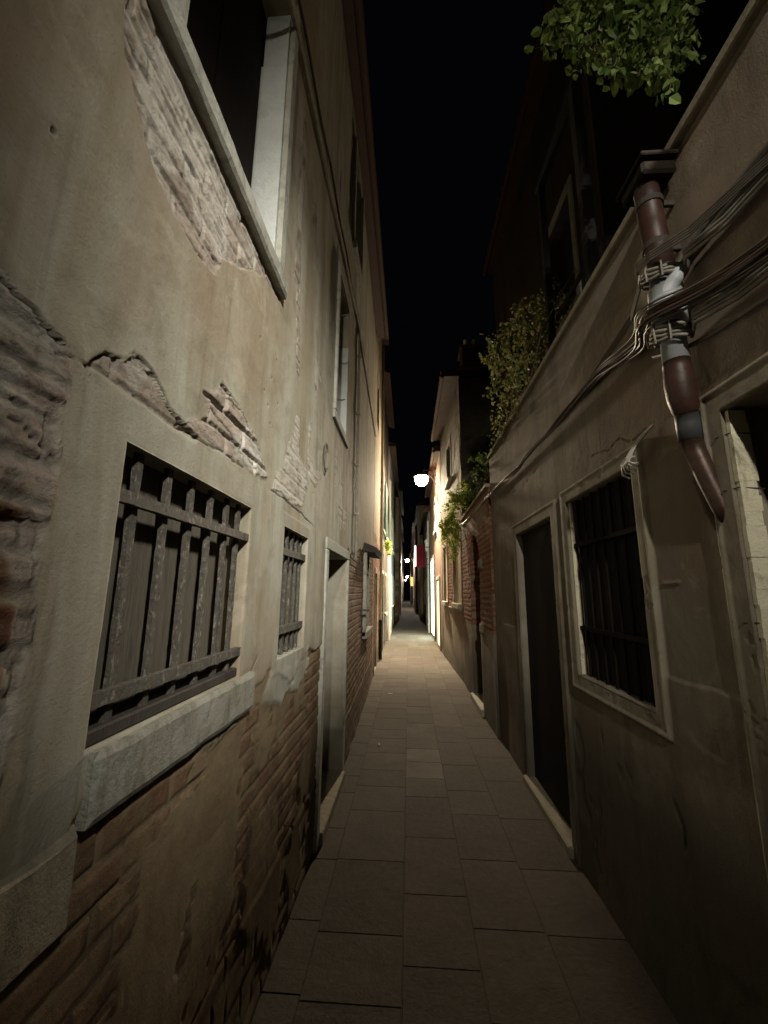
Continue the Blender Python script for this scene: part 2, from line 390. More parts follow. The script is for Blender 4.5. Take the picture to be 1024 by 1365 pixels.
# ================================================================== LEFT NEAR HOUSE
W1 = (.785, 1.487, 1.308, 1.905); W2 = (1.90, 2.37, 1.30, 1.905); DL = (2.97, 3.93, .07, 1.90); W3 = (5.95, 6.8, 1.07, 2.18)
U1 = (.79, 1.585, 3.012, 4.52); U2 = (3.03, 3.66, 3.03, 4.35); U3 = (3.75, 4.4, 5.3, 6.5)
P1 = [(.63,3.3),(.655,3.1),(.609,2.781),(.634,2.69),(.687,2.628),(.753,2.569),(.845,2.532),(.96,2.519),(1.059,2.545),(1.10,2.63),(1.133,2.656),(1.22,2.70),(1.312,2.79),(1.45,2.86),(1.64,2.90),(1.66,3.02),(1.68,3.4),(1.62,3.4),(1.58,3.0),(1.36,2.97),(.69,2.96),(.70,3.3)]
P2 = [(.1,2.15),(.35,2.10),(.489,2.06),(.545,2.03),(.606,2.008),(.626,1.966),(.623,1.881),(.635,1.779),(.629,1.702),(.622,1.629),(.642,1.547),(.634,1.47),(.638,1.384),(.62,1.30),(.60,1.1),(.55,.9),(.1,.8)]
P3 = [(.663,2.002),(.696,2.053),(.736,2.065),(.783,2.104),(.846,2.089),(.926,2.043),(1.007,2.023),(1.10,2.018),(1.0,1.995),(.958,1.992),(.821,1.998),(.726,1.99),(.683,1.967)]
P4 = [(1.063,2.158),(1.128,2.186),(1.177,2.25),(1.25,2.235),(1.319,2.227),(1.42,2.19),(1.519,2.146),(1.621,2.068),(1.50,2.045),(1.385,2.045),(1.181,2.030),(1.053,2.028),(.97,2.014),(1.05,2.07),(1.096,2.106)]
P5 = [(1.86,2.27),(1.95,2.40),(1.99,2.52),(2.05,2.52),(2.10,2.32),(2.25,2.30),(2.30,2.2),(2.23,2.06),(2.0,2.03),(1.82,2.05),(1.70,2.03),(1.72,2.12),(1.84,2.18)]
P6 = [(1.84,3.2),(1.88,3.2),(1.92,2.95),(1.96,2.72),(2.02,2.70),(1.99,2.9),(1.93,3.3),(1.9,4.3),(1.84,4.3)]
P7 = [(2.25,2.55),(2.34,2.62),(2.30,2.45),(2.5,2.32),(2.62,2.34),(2.5,2.25),(2.3,2.28)]
crackA = [(.60,1.99),(.663,2.002),(.696,2.053),(.736,2.065),(.783,2.104),(.846,2.089),(.926,2.043),(1.007,2.023),(1.10,2.018),(1.20,2.028),(1.38,2.035)]
crackB = [(1.177,2.25),(1.22,2.215),(1.319,2.227),(1.42,2.19),(1.519,2.146),(1.60,2.08)]
crackC = [(1.10,2.14),(1.25,2.115),(1.40,2.08),(1.50,2.06)]
crackD = [(.45,2.08),(.489,2.04),(.545,2.035),(.606,2.012)]
crackE = [(.45,1.9),(.5,1.86),(.56,1.85),(.625,1.82)]
crackF = [(1.68,2.025),(1.9,2.03),(2.2,2.02),(2.5,2.0)]
crackG = [(1.3,1.142),(1.45,1.165),(1.57,1.18),(1.60,1.215),(1.59,1.30),(1.66,1.34)]
holes_px = [(1.646,2.613),(1.443,2.588),(1.529,2.407),(1.583,2.367),(1.60,2.50),(1.62,2.30),(2.30,2.18),(.52,2.35),(1.70,2.43),(2.45,2.2)]

def left_fn(Y, Z):
    wob = .018*fbm(Y, Z, 9, 3, 4)+.006*fbm(Y, Z, 45, 8, 3)
    h = .006*fbm(Y, Z, 1.1, 1, 3)+.0022*fbm(Y, Z, 7, 2, 4)+.0007*fbm(Y, Z, 40, 6, 3)
    rough = np.zeros_like(Y)
    for i, P in enumerate((P1, P2, P3, P4, P5, P6, P7)):
        near = (Y < max(p[0] for p in P)+.2) & (Z > min(p[1] for p in P)-.2) & (Z < max(p[1] for p in P)+.2) & (Y > min(p[0] for p in P)-.2)
        d = np.full(Y.shape, 1.); d[near] = sdpoly(Y[near], Z[near], P)
        k = .35 if i in (4, 5, 6) else 1.
        r = 1-sm(d+wob*(1.2 if k < 1 else .75), -.003, .003)
        rough = np.maximum(rough, r*(1 if k == 1 else .8))
        h -= r*(.009 if k == 1 else .003)
    # scattered flakes fallen off the upper wall
    fl = sm(fbm(Y, Z*.55, 3.2, 60, 5), .50, .53)*sm(Z, 1.9, 2.3)*sm(Y, 1.7, 2.2); rough = np.maximum(rough, fl*.7); h -= fl*.004
    rl = fbm(Y, Z*2.6, 7, 20, 5); h += rough*(.0045*rl+.0022*fbm(Y, Z, 70, 22, 4)+.0030*fbm(Y*.6, Z*2.4, 20, 24, 4))
    pit = sm(fbm(Y*.7, Z*1.8, 16, 26, 4), .34, .44)*rough; h -= pit*.003; rb = rough*sm(fbm(Y, Z, 3.2, 28, 4), .0, .16)*.42
    # stone blocks and courses in the bare patch at the near end
    rid, mo, bh = bricks(Y, Z, 3)
    ridB, moB, bhB = bricks(Y, Z, 13, .33, .10, .018)
    # brickwork shows below the sills and more of it further on
    zb = 1.20+.10*fbm(Y, Z*0, 3, 31, 3)+.03*fbm(Y, Z, 12, 33, 3)
    zb = zb-.25*sm(Y, .9, .5)+.05*sm(Y, 1.6, 1.8)-.12*np.exp(-((Y-2.13)/.22)**2)
    zb = np.where(Y > 3.95, 1.95+.12*(Y-3.95)+.10*fbm(Y, Z, 3, 35, 4), zb)
    bz = 1-sm(Z-zb, -.006, .006)
    # an old ochre skim still covers parts of the brick
    skim = sm(fbm(Y, Z*1.4, 2.6, 36, 5)+.45*np.exp(-((Y-1.15)/.32)**2-((Z-1.02)/.13)**2)+.25*np.exp(-((Y-1.9)/.8)**2-((Z-.62)/.14)**2), .10, .16)
    skim *= 1-.85*sm(Y, 3.9, 4.3)
    br = bz*(1-skim)
    br = np.clip(br+bz*.35*fbm(Y, Z, 7, 39, 4), 0, 1)
    P2b = 1-sm(sdpoly(Y, Z, [(.1,1.78),(.60,1.72),(.60,1.5),(.62,1.3),(.6,1.0),(.1,.9)])+wob, -.01, .01)
    br = np.maximum(br, P2b*sm(fbm(Y, Z, 5, 44, 3), -.15, .05))
    br = np.maximum(br, rb); h += rough*.004*bh
    h += -bz*.012+bz*skim*.006
    near_b = np.where(Y < .66, bhB, bh)
    h += br*(-.004+.009*near_b*(1+.5*fbm(Y, Z, 8, 50, 3))-.006*sm(fbm(Y, Z, 3.5, 51, 3), .2, .5))
    dP4 = 1-sm(sdpoly(Y, Z, P4)+wob, -.01, .01); h += dP4*(.008*bh); h += rough*sm(.66-Y, 0, .02)*.006*bhB
    ck = np.zeros_like(Y)
    for P in (crackA, crackB, crackC, crackD, crackE, crackF, crackG):
        d = sdline(Y+.012*fbm(Y, Z, 14, 70, 3), Z+.010*fbm(Y, Z, 14, 71, 3), P)
        w = .0026+.0022*fbm(Y, Z, 12, 72, 2); c = 1-sm(d, w*.4, w*1.5); ck = np.maximum(ck, c)
    h -= ck*.006
    for (a, b) in holes_px:
        d = np.hypot(Y-a, (Z-b)); h -= (1-sm(d, .003, .007))*.008; ck = np.maximum(ck, 1-sm(d, .003, .007))
    # cement repair patch under the small window, smooth stone jambs
    cem = 1-sm(np.hypot((Y-2.18)/.36, (Z-1.22)/.13)+.5*fbm(Y, Z, 6, 80, 4), .8, 1.0)
    st = cem*.8; br = br*(1-cem); h += cem*.006
    jam = (1-sm(np.abs(Y-.725)-.055+wob*.5, -.004, .004))*sm(Z, 1.15, 1.2)*(1-sm(Z, 1.93, 1.99))
    jam = np.maximum(jam, (1-sm(np.abs(Y-1.545)-.05+wob*.4, -.004, .004))*sm(Z, 1.3, 1.33)*(1-sm(Z, 1.98, 2.0)))
    lin = (1-sm(np.abs(Y-1.11)-.44+wob*.5, -.004, .004))*(1-sm(np.abs(Z-1.958)-.045+wob*.25, -.003, .003))
    jam = np.maximum(jam, lin)
    for (a, b, c, d) in (W2, DL):
        e = np.maximum(np.maximum(a-Y, Y-b), np.maximum(c-Z, Z-d)); jam = np.maximum(jam, 1-sm(np.abs(e-.03)-.035+wob*.4, -.004, .004))
    e = np.maximum(np.maximum(U2[0]-Y, Y-U2[1]), np.maximum(U2[2]-Z, Z-U2[3])); jam = np.maximum(jam, .8*(1-sm(np.abs(e-.04)-.045, -.004, .004)))
    e = np.maximum(np.maximum(W3[0]-Y, Y-W3[1]), np.maximum(W3[2]-Z, Z-W3[3])); jam = np.maximum(jam, (1-sm(np.abs(e-.05)-.055, -.004, .004)))
    rough *= 1-jam; br *= 1-jam; h = h*(1-jam*.8)+jam*.003
    st = np.maximum(st, jam*(.45+.25*fbm(Y, Z, 4, 90, 3)))
    # damp base
    dz = .42+.03*fbm(Y, Z*0, 2.5, 95, 3)
    damp_dark = (1-sm(Z, dz-.03, dz+.03))*.4; br *= np.where(Y < 2.95, sm(Z, dz-.08, dz+.02), 1); h += (1-sm(Z, dz-.01, dz+.004))*.006
    damp_dark = np.maximum(damp_dark, ck*.9); damp_dark = np.maximum(damp_dark, pit*.45)
    damp_dark = np.maximum(damp_dark, .5*sm(fbm(Y*1.0, Z*.35, 3.0, 97, 4), .42, .7)*sm(Z, 2.0, 2.6))
    edge = np.maximum(rough, br)
    wash = np.where(Y > 3.9, .35, .9)*(1-sm(Z-zb, -.03, .05))*(1-cem)*(1-jam)
    m2 = np.stack([rid, mo, np.clip(damp_dark, 0, 1), wash], -1)
    return h, np.stack([rough, br, st], -1), m2

ys = axis(-4.2, 7.8, [(.35, .12), (1.75, .0042), (3.1, .0075), (4.6, .014), (7.8, .03)], [W1[0],W1[1],W2[0],W2[1],DL[0],DL[1],W3[0],W3[1],U1[0],U1[1],U2[0],U2[1],U3[0],U3[1]])
zs = axis(0, 6.85, [(.4, .02), (1.85, .0075), (2.95, .0045), (3.3, .009), (4.7, .03), (6.85, .12)], [W1[2],W1[3],W2[2],DL[2],DL[3],W3[2],W3[3],U1[2],U1[3],U2[2],U2[3],U3[2],U3[3]])
LH = empty('plastered_house', (-.59, 2.3, 0), 'tall house with peeling olive plaster, bare brick at its foot and barred windows, near left', 'house')
facade('wall', 1, ys, zs, XLw, left_fn, [(*W1, .16), (*W2, .16), (*DL, .30), (*W3, .16), (*U1, .17), (*U2, .17), (*U3, .2)], M['left'], LH, back=4)

# --- barred windows of the near left house
def grille(parent, X0, side, yb, zt, z0, hz, w=.013, dep=.05, mat='iron', hw=.017, ylo=None, yhi=None):
    b = MB(); x = X0-side*dep
    for y in yb:
        n = 26; pts = []
        for i in range(n+1):
            z = z0+(zt-z0)*i/n; ww = w*random.uniform(.93, 1.07); oy = random.uniform(-.0006, .0006)
            pts.append([(x-ww/1.6, y+oy-ww, z), (x+ww/1.6, y+oy-ww, z), (x+ww/1.6, y+oy+ww, z), (x-ww/1.6, y+oy+ww, z)])
        vs = [p for q in pts for p in q]; fs = [(4*i+k, 4*i+(k+1) % 4, 4*i+4+(k+1) % 4, 4*i+4+k) for i in range(n) for k in range(4)]
        b.add(vs, fs+[(0,1,2,3), (4*n,4*n+1,4*n+2,4*n+3)])
    for z in hz:
        n = 40; vs = []
        for i in range(n+1):
            y = ylo+(yhi-ylo)*i/n; ww = hw*random.uniform(.94, 1.05); t = .010
            xx = x+side*.012
            vs += [(xx-t, y, z-ww), (xx+t, y, z-ww), (xx+t, y, z+ww), (xx-t, y, z+ww)]
        fs = [(4*i+k, 4*i+(k+1) % 4, 4*i+4+(k+1) % 4, 4*i+4+k) for i in range(n) for k in range(4)]
        b.add(vs, fs+[(0,1,2,3), (4*n,4*n+1,4*n+2,4*n+3)])
    return b.build('grille', M[mat], parent)
def planks(name, parent, x, y0, y1, z0, z1, n, mat, t=.02, gap=.003):
    b = MB(); w = (y1-y0)/n
    for i in range(n): b.box(x-t/2+random.uniform(-.0015, .0015), x+t/2, y0+i*w+gap, y0+(i+1)*w-gap, z0, z1, .003, a=random.random())
    b.box(x-t*.8, x-t*.2, y0, y1, z0, z1)
    return b.build(name, M[mat], parent)
w = planks('window', LH, -.662, W1[0]-.01, W1[1]+.01, W1[2]-.01, W1[3]+.01, 6, 'wood', gap=.002)
w['label'] = 'closed brown boards behind a thick iron grille'
b = MB(); b.box(-.66, -.598, W1[0]+.002, W1[1]-.002, W1[2]+.001, W1[2]+.030, .004); b.build('bottom_rail', M['wood_rail'], w)
grille(w, -.59, 1, [.865, .985, 1.10, 1.215, 1.33, 1.425], W1[3]+.02, W1[2]-.02, [1.793, 1.392], w=.0098, hw=.0135, dep=.024, ylo=W1[0]-.02, yhi=W1[1]+.02)
def rough_block(name, parent, x0, x1, y0, y1, z0, z1, mat, res=.012, seed=0, amp=.004, chips=.012):
    """a stone block with a worn face and chipped edges"""
    side = 1
    ny = max(3, int((y1-y0)/res)); nz = max(3, int((z1-z0)/res)); yy = np.linspace(y0, y1, ny); zz = np.linspace(z0, z1, nz)
    Y, Z = np.meshgrid(yy, zz, indexing='ij')
    e = np.minimum(np.minimum(Y-y0, y1-Y), np.minimum(Z-z0, z1-Z))
    x = x1+np.sign(x1-x0)*(amp*fbm(Y, Z, 9, seed, 4)-chips*(1-sm(e+.006*fbm(Y, Z, 18, seed+3, 3), 0, .012)))
    Yo = Y+.003*fbm(Y, Z, 20, seed+5, 3); Zo = Z+.004*fbm(Y, Z, 12, seed+7, 3)
    V = np.stack([x, Yo, Zo], -1).reshape(-1, 3); idx = np.arange(ny*nz).reshape(ny, nz)
    F = np.stack([idx[:-1, :-1], idx[1:, :-1], idx[1:, 1:], idx[:-1, 1:]], -1).reshape(-1, 4)
    vs = [tuple(p) for p in V]; fs = [tuple(int(i) for i in f) for f in F]
    for ring in (idx[0, :], idx[-1, :], idx[:, 0], idx[:, -1]):
        base = len(vs); vs += [(x0, V[i][1], V[i][2]) for i in ring]
        fs += [(int(ring[k]), int(ring[k+1]), base+k+1, base+k) for k in range(len(ring)-1)]
    b = MB(); b.add(vs, fs); return b.build(name, M[mat], parent)
rough_block('sill', w, -.72, -.568, .795, 1.60, 1.178, 1.305, 'sill_stone', seed=4, amp=.005, chips=.007)
rough_block('sill', w, -.70, -.572, .40, .790, 1.03, 1.19, 'stone_dark', seed=14, chips=.02)
w = planks('window', LH, -.672, W2[0]-.01, W2[1]+.01, W2[2]-.01, W2[3]+.01, 4, 'wood', gap=.002)
grille(w, -.59, 1, [1.97, 2.06, 2.15, 2.24, 2.32], W2[3]+.02, W2[2]-.02, [1.79, 1.42], w=.011, dep=.03, ylo=W2[0]-.02, yhi=W2[1]+.02)
# left door: stone surround, plank leaf, threshold
d = planks('door', LH, -.86, DL[0]-.01, DL[1]+.01, DL[2], DL[3]+.01, 6, 'wood_dark')
b = MB(); b.box(-.70, -.574, 2.885, DL[0]-.001, .0, 1.90, .006); b.box(-.70, -.576, 2.885, 4.02, 1.902, 1.985, .006); b.box(-.70, -.574, DL[1]+.001, 4.00, 0, 1.90, .006)
b.build('frame', M['stone'], d)
b = MB(); b.box(-.90, -.555, 2.97, 3.93, -.01, .075, .008); b.build('threshold', M['stone_dark'], d)
b = MB(); b.lathe((-.835, 3.12, 1.0), [(.0, -.02), (.02, -.02), (.026, 0), (.02, .02), (0, .02)], 12); b.build('handle', M['iron_dark'], d)
# first-floor window: white reveal and dark red shutter behind
w = planks('window', LH, -.745, U1[0]-.01, U1[1]+.01, U1[2]-.01, U1[3]+.01, 2, 'wood_red')
rough_block('sill', w, -.74, -.556, .66, 1.655, 2.925, 3.010, 'stone', seed=24, amp=.003, chips=.008)
b = MB(); b.box(-.735, -.603, U1[1]-.024, U1[1]-.004, U1[2], 4.18, .003); b.box(-.725, -.605, U1[1]-.020, U1[1]-.004, 4.184, U1[3]-.002, .002)
b.build('jamb', M['paint_white'], w)
b = MB(); b.box(-.602, -.574, U1[1]-.014, U1[1]+.05, U1[2]+.001, 4.6, .004); b.box(-.60, -.576, U1[0]-.11, U1[0]-.001, U1[2]+.001, 4.6, .008); b.build('frame', M['stone'], w)
w = planks('window', LH, -.745, U2[0]-.01, U2[1]+.01, U2[2]-.01, U2[3]+.01, 2, 'wood_dark')
b = MB(); b.box(-.74, -.588, U2[1]-.024, U2[1]-.004, U2[2], 3.95, .003); b.build('jamb', M['paint_white'], w)
b = MB(); b.box(-.60, -.566, U2[0]-.05, U2[0]-.002, U2[2]-.02, U2[3], .004); b.box(-.60, -.57, U2[0]-.05, U2[1]+.06, U2[2]-.09, U2[2]-.022, .004); b.build('frame', M['stone'], w)
for z in (3.10, 3.85):
    b = MB(); b.tube([(-.565, U2[0]-.01, z), (-.52, U2[0]+.0, z), (-.515, U2[0]+.03, z+.02)], .006, 6); b.build('hinge', M['iron_dark'], w)
w = planks('window', LH, -.76, U3[0]-.01, U3[1]+.01, U3[2]-.01, U3[3]+.01, 2, 'wood_dark')
b = MB(); b.box(-.61, -.565, U3[0]-.07, U3[0]-.002, U3[2]-.08, U3[3]+.08, .004); b.box(-.61, -.565, U3[1]+.002, U3[1]+.07, U3[2]-.08, U3[3]+.08, .004); b.box(-.61, -.55, U3[0], U3[1], U3[2]-.09, U3[2]-.002, .004); b.build('frame', M['stone'], w)
# small far window with a hood
w = planks('window', LH, XLw(6.4)-.12, W3[0]-.01, W3[1]+.01, W3[2]-.01, W3[3]+.01, 3, 'wood_dark')
grille(w, float(XLw(6.4)), 1, [6.05, 6.2, 6.35, 6.5, 6.65], W3[3]+.02, W3[2]-.02, [1.35, 1.9], w=.010, dep=.03, ylo=W3[0]-.02, yhi=W3[1]+.02, mat='iron_dark')
b = MB(); x = float(XLw(6.3)); b.box(x-.05, x+.045, 5.84, 5.94, 1.0, 2.2, .006); b.box(x-.05, x+.06, 5.84, 6.9, .97, 1.065, .006); b.build('frame', M['stone'], w)
b = MB(); b.add([(x, 5.8, 2.30), (x+.19, 5.8, 2.22), (x+.19, 6.95, 2.22), (x, 6.95, 2.30), (x, 5.8, 2.17), (x+.15, 5.8, 2.15), (x+.15, 6.95, 2.15), (x, 6.95, 2.17)], [(0,1,2,3), (4,5,6,7), (0,1,5,4), (2,3,7,6), (1,2,6,5)]); b.box(x, x+.03, 5.85, 5.92, 1.95, 2.16); b.build('hood', M['iron_dark'], w)
b = MB(); b.box(x+.005, x+.12, 5.62, 5.65, 1.35, 1.38, .003); b.box(x+.005, x+.02, 5.6, 5.67, 1.3, 1.45, .003); b.build('shutter_catch', M['iron'], w)
# string course and eave
b = MB()
pts = [(-.57-max(0, y-4.2)*.0222, y, 4.44+.16*min(1, max(0, (y-1.2)/2.8))+.010*(y-4)+.006*math.sin(y*5)) for y in np.linspace(-.2, 7.75, 60)]
b.tube(pts, .017, 6); b.build('string_course', M['stone_dark'], LH)
def eave(parent, x0, x1, y0, y1, z, th=.10, tiles=True, n=None):
    b = MB(); b.box(x0, x1, y0, y1, z-.03, z+.02, .004)
    s = 1 if x1 > x0 else -1
    b.tube([(x1+s*.02, y0, z-.02), (x1+s*.02, y1, z-.02)], .045, 8)
    yy = y0+.1
    while yy < y1:
        b.tube([(x1+s*.03, yy, z+.05), (x0-s*.9, yy, z+.05+.35)], .085, 7); yy += .21
    return b.build('roof', M['roof'], parent)
eave(LH, -.66, -.47, -4.2, 7.8, 6.87)

# iron ring, cable, downpipe on the left wall
b = MB(); b.tube([(-.575, 2.725+.055*math.cos(a), 2.52+.10*math.sin(a)) for a in np.linspace(.5, 5.6, 18)], .007, 6); b.build('wall_ring', M['iron'], LH)
o = MB(); o.tube([(-.575+.003*math.sin(z*9), 4.33+.055*(4.70-z)+.004*math.sin(z*7), z) for z in np.linspace(4.68, 1.95, 24)], .0125, 8)
for z in (4.3, 3.6, 3.0, 2.45): o.box(-.60, -.555, 4.33+.055*(4.7-z)-.022, 4.33+.055*(4.7-z)+.022, z-.012, z+.012, .002)
tag(o.build('wall_conduit', M['cable_pale'], smooth=False), 'thin pale vertical conduit clipped to the left plaster wall past the second upper window', 'conduit')
o = MB(); o.tube([(float(XLw(y))+.012+.004*math.sin(y*8), y, 4.705+.01*math.sin(y*3)+.009*(y-3)) for y in np.linspace(-.5, 7.7, 80)], .009, 6)
tag(o.build('wall_cable', M['iron_dark']), 'dark cable running along the ledge high on the left plaster wall', 'cable')

# ================================================================== LEFT: cream house and those beyond
def plain_fn(seed, zb, holes, base=.0, brickfrac=1., roughamt=0.):
    def fn(Y, Z):
        h = .006*fbm(Y, Z, 1.3, seed, 3)+.002*fbm(Y, Z, 8, seed+1, 3)
        rid, mo, bh = bricks(Y, Z, seed)
        b = 1-sm(Z-zb-.18*fbm(Y, Z, 2.2, seed+2, 4), -.02, .02)
        b *= sm(fbm(Y, Z, 2.4, seed+4, 4), -.5*brickfrac-.1, -.5*brickfrac+.05) if brickfrac < 1 else 1
        h += b*(-.012+.008*bh)
        r = sm(fbm(Y, Z, 1.7, seed+6, 4), .52-roughamt, .55-roughamt)*(1-b); h -= r*.006
        s = np.zeros_like(Y)
        for H in holes:
            e = np.maximum(np.maximum(H[0]-Y, Y-H[1]), np.maximum(H[2]-Z, Z-H[3])); s = np.maximum(s, 1-sm(np.abs(e-.05)-.055, -.01, .01))
        b *= 1-s; r *= 1-s; h = h*(1-s)+s*.01
        damp_dark = .6*(1-sm(Z, .25+.1*fbm(Y, Z*0, 2, seed+8, 2), .55))
        return h, np.stack([r, b, s], -1), np.stack([rid, mo, damp_dark], -1)
    return fn
hc = [(8.55, 9.25, .05, 2.0, .2), (8.3, 9.0, 5.2, 6.3, .2)]
CH = empty('cream_house', (-.68, 9.1, 0), 'cream plastered house with brick foot, lit by the first street lamp, left side', 'house')
facade('wall', 1, axis(7.802, 10.4, [(10.4, .03)], [q for H in hc for q in H[:2]]), axis(0, 8.4, [(3.4, .025), (8.4, .08)], [q for H in hc for q in H[2:4]]), XLw, plain_fn(101, 2.75, hc), hc, M['cream'], CH)
planks('door', CH, XLw(9)-.15, 8.54, 9.26, .04, 2.01, 4, 'wood')
planks('window', CH, XLw(9)-.15, 8.29, 9.01, 5.19, 6.31, 2, 'wood_dark')
eave(CH, -.74, -.60, 7.83, 10.4, 8.42)
o = MB(); o.tube([(-.685, 10.30, .95), (-.685, 10.33, .3), (-.685, 10.36, .02)], .042, 10)
DP = empty('drainpipe', (-.685, 10.3, 0), 'pale drainpipe with a black iron foot at the far end of the cream house', 'drainpipe')
o.build('foot', M['black'], DP)
o = MB(); o.tube([(-.685, 10.30, 8.3), (-.685, 10.30, .95)], .034, 10)
for z in (1.1, 2.6, 4.2): o.lathe((-.685, 10.3, z), [(.034, -.02), (.044, -.02), (.044, .02), (.034, .02)], 12)
o.build('pipe', M['paint_cream'], DP)

def house(name, label, side, y0, y1, xf, z1, mat, holes, seed, zb, panels, cat='house', group=None, back=3., brickfrac=1., eav=True):
    """holes (y0,y1,z0,z1,depth); panels: material per hole"""
    H = empty(name, (float(xf((y0+y1)/2)), (y0+y1)/2, 0), label, cat, group)
    zs_ = axis(0, z1, [(3.2, .04), (z1, .12)], [q for h in holes for q in h[2:4]])
    facade('wall', side, axis(y0, y1, [(y1, .05)], [q for h in holes for q in h[:2]]), zs_, xf, plain_fn(seed, zb, holes, brickfrac=brickfrac), holes, mat, H, back=back)
    for h, p in zip(holes, panels):
        nm = 'door' if h[2] < .3 else 'window'
        x = float(xf((h[0]+h[1])/2))-side*(h[4]-.05)
        pl = planks(nm, H, x, h[0]-.01, h[1]+.01, h[2]-.01, h[3]+.01, 3, p)
        b = MB(); xx = float(xf(h[0]))
        b.box(xx-side*.02, xx+side*.03, h[0]-.09, h[0]-.002, h[2], h[3]+.09, .004); b.box(xx-side*.02, xx+side*.03, h[1]+.002, h[1]+.09, h[2], h[3]+.09, .004)
        b.box(xx-side*.02, xx+side*.035, h[0], h[1], h[3]+.002, h[3]+.085, .004)
        if h[2] > .3: b.box(xx-side*.02, xx+side*.07, h[0]-.1, h[1]+.1, h[2]-.08, h[2]-.002, .004)
        b.build('frame', M['stone'], pl)
    if eav: eave(H, float(xf(y0))-side*.05, float(xf(y0))+side*.16, y0, y1, z1+.02)
    return H
c_ = lambda v, k=0.: (lambda Y: v+k*np.asarray(Y, float)*1.0)
# ochre-red house behind the drainpipe, with green shutters
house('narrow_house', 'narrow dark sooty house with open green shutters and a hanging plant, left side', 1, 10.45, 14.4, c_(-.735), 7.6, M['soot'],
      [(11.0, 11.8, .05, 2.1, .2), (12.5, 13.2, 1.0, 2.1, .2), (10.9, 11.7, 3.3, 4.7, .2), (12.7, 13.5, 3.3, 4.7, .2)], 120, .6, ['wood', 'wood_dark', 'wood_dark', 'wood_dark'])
SH = bpy.data.objects['narrow_house']
for (ya, yb) in ((10.55, 10.88), (11.72, 12.1), (12.3, 12.66), (13.52, 13.9)):
    b = MB(); b.box(-.70, -.665, ya, yb, 3.2, 4.8, .004)
    for k in range(22): b.box(-.662, -.655, ya+.04, yb-.04, 3.27+k*.068, 3.31+k*.068)
    b.build('shutter', M['wood_green'], SH)
house('pilaster_house', 'pale lilac grey house whose white corner pilaster catches the lamp, left side', 1, 14.45, 19.4, c_(-.70), 6.9, M['grey'],
      [(15.4, 16.3, .05, 2.2, .2), (17.3, 18.2, 1.1, 2.2, .2), (15.4, 16.3, 3.3, 4.6, .2), (17.3, 18.2, 3.3, 4.6, .2)], 140, .4, ['wood_blue', 'wood_dark', 'wood_green', 'wood_green'])
b = MB(); b.box(-.71, -.645, 14.47, 14.85, 0, 5.6, .01); b.build('pilaster', M['stone'], bpy.data.objects['pilaster_house'])
house('rose_house', 'rose plastered house after the pilaster house on the left', 1, 19.45, 24.0, c_(-.78), 7.2, M['rose'],
      [(20.2, 21.1, .05, 2.2, .2), (22.2, 23.1, 1.1, 2.2, .2), (22.2, 23.1, 3.5, 4.7, .2)], 150, .8, ['wood', 'wood_dark', 'wood_green'])
house('brick_house', 'projecting brick faced house further down on the left', 1, 24.05, 32.0, c_(-.58), 7.6, M['cream'],
      [(25.2, 26.3, .05, 2.3, .2), (28.0, 29.2, 1.1, 2.3, .2), (28.0, 29.2, 3.5, 4.8, .2)], 160, 4.2, ['wood', 'wood_dark', 'wood_green'], brickfrac=.3)
house('grey_house', 'grey house far down the alley on the left', 1, 32.05, 48.0, c_(-.74), 7.4, M['grey'],
      [(34, 35.5, .05, 2.3, .2), (38, 39.5, 1.1, 2.3, .2), (43, 44.5, .05, 2.3, .2)], 170, .5, ['wood', 'wood_dark', 'wood'])
house('last_house', 'last brownish house on the left before the alley fades', 1, 48.05, 84.0, c_(-1.0), 7.0, M['rose'],
      [(52, 54, .05, 2.3, .2), (60, 62, 1.1, 2.3, .2)], 180, .5, ['wood', 'wood_dark'])

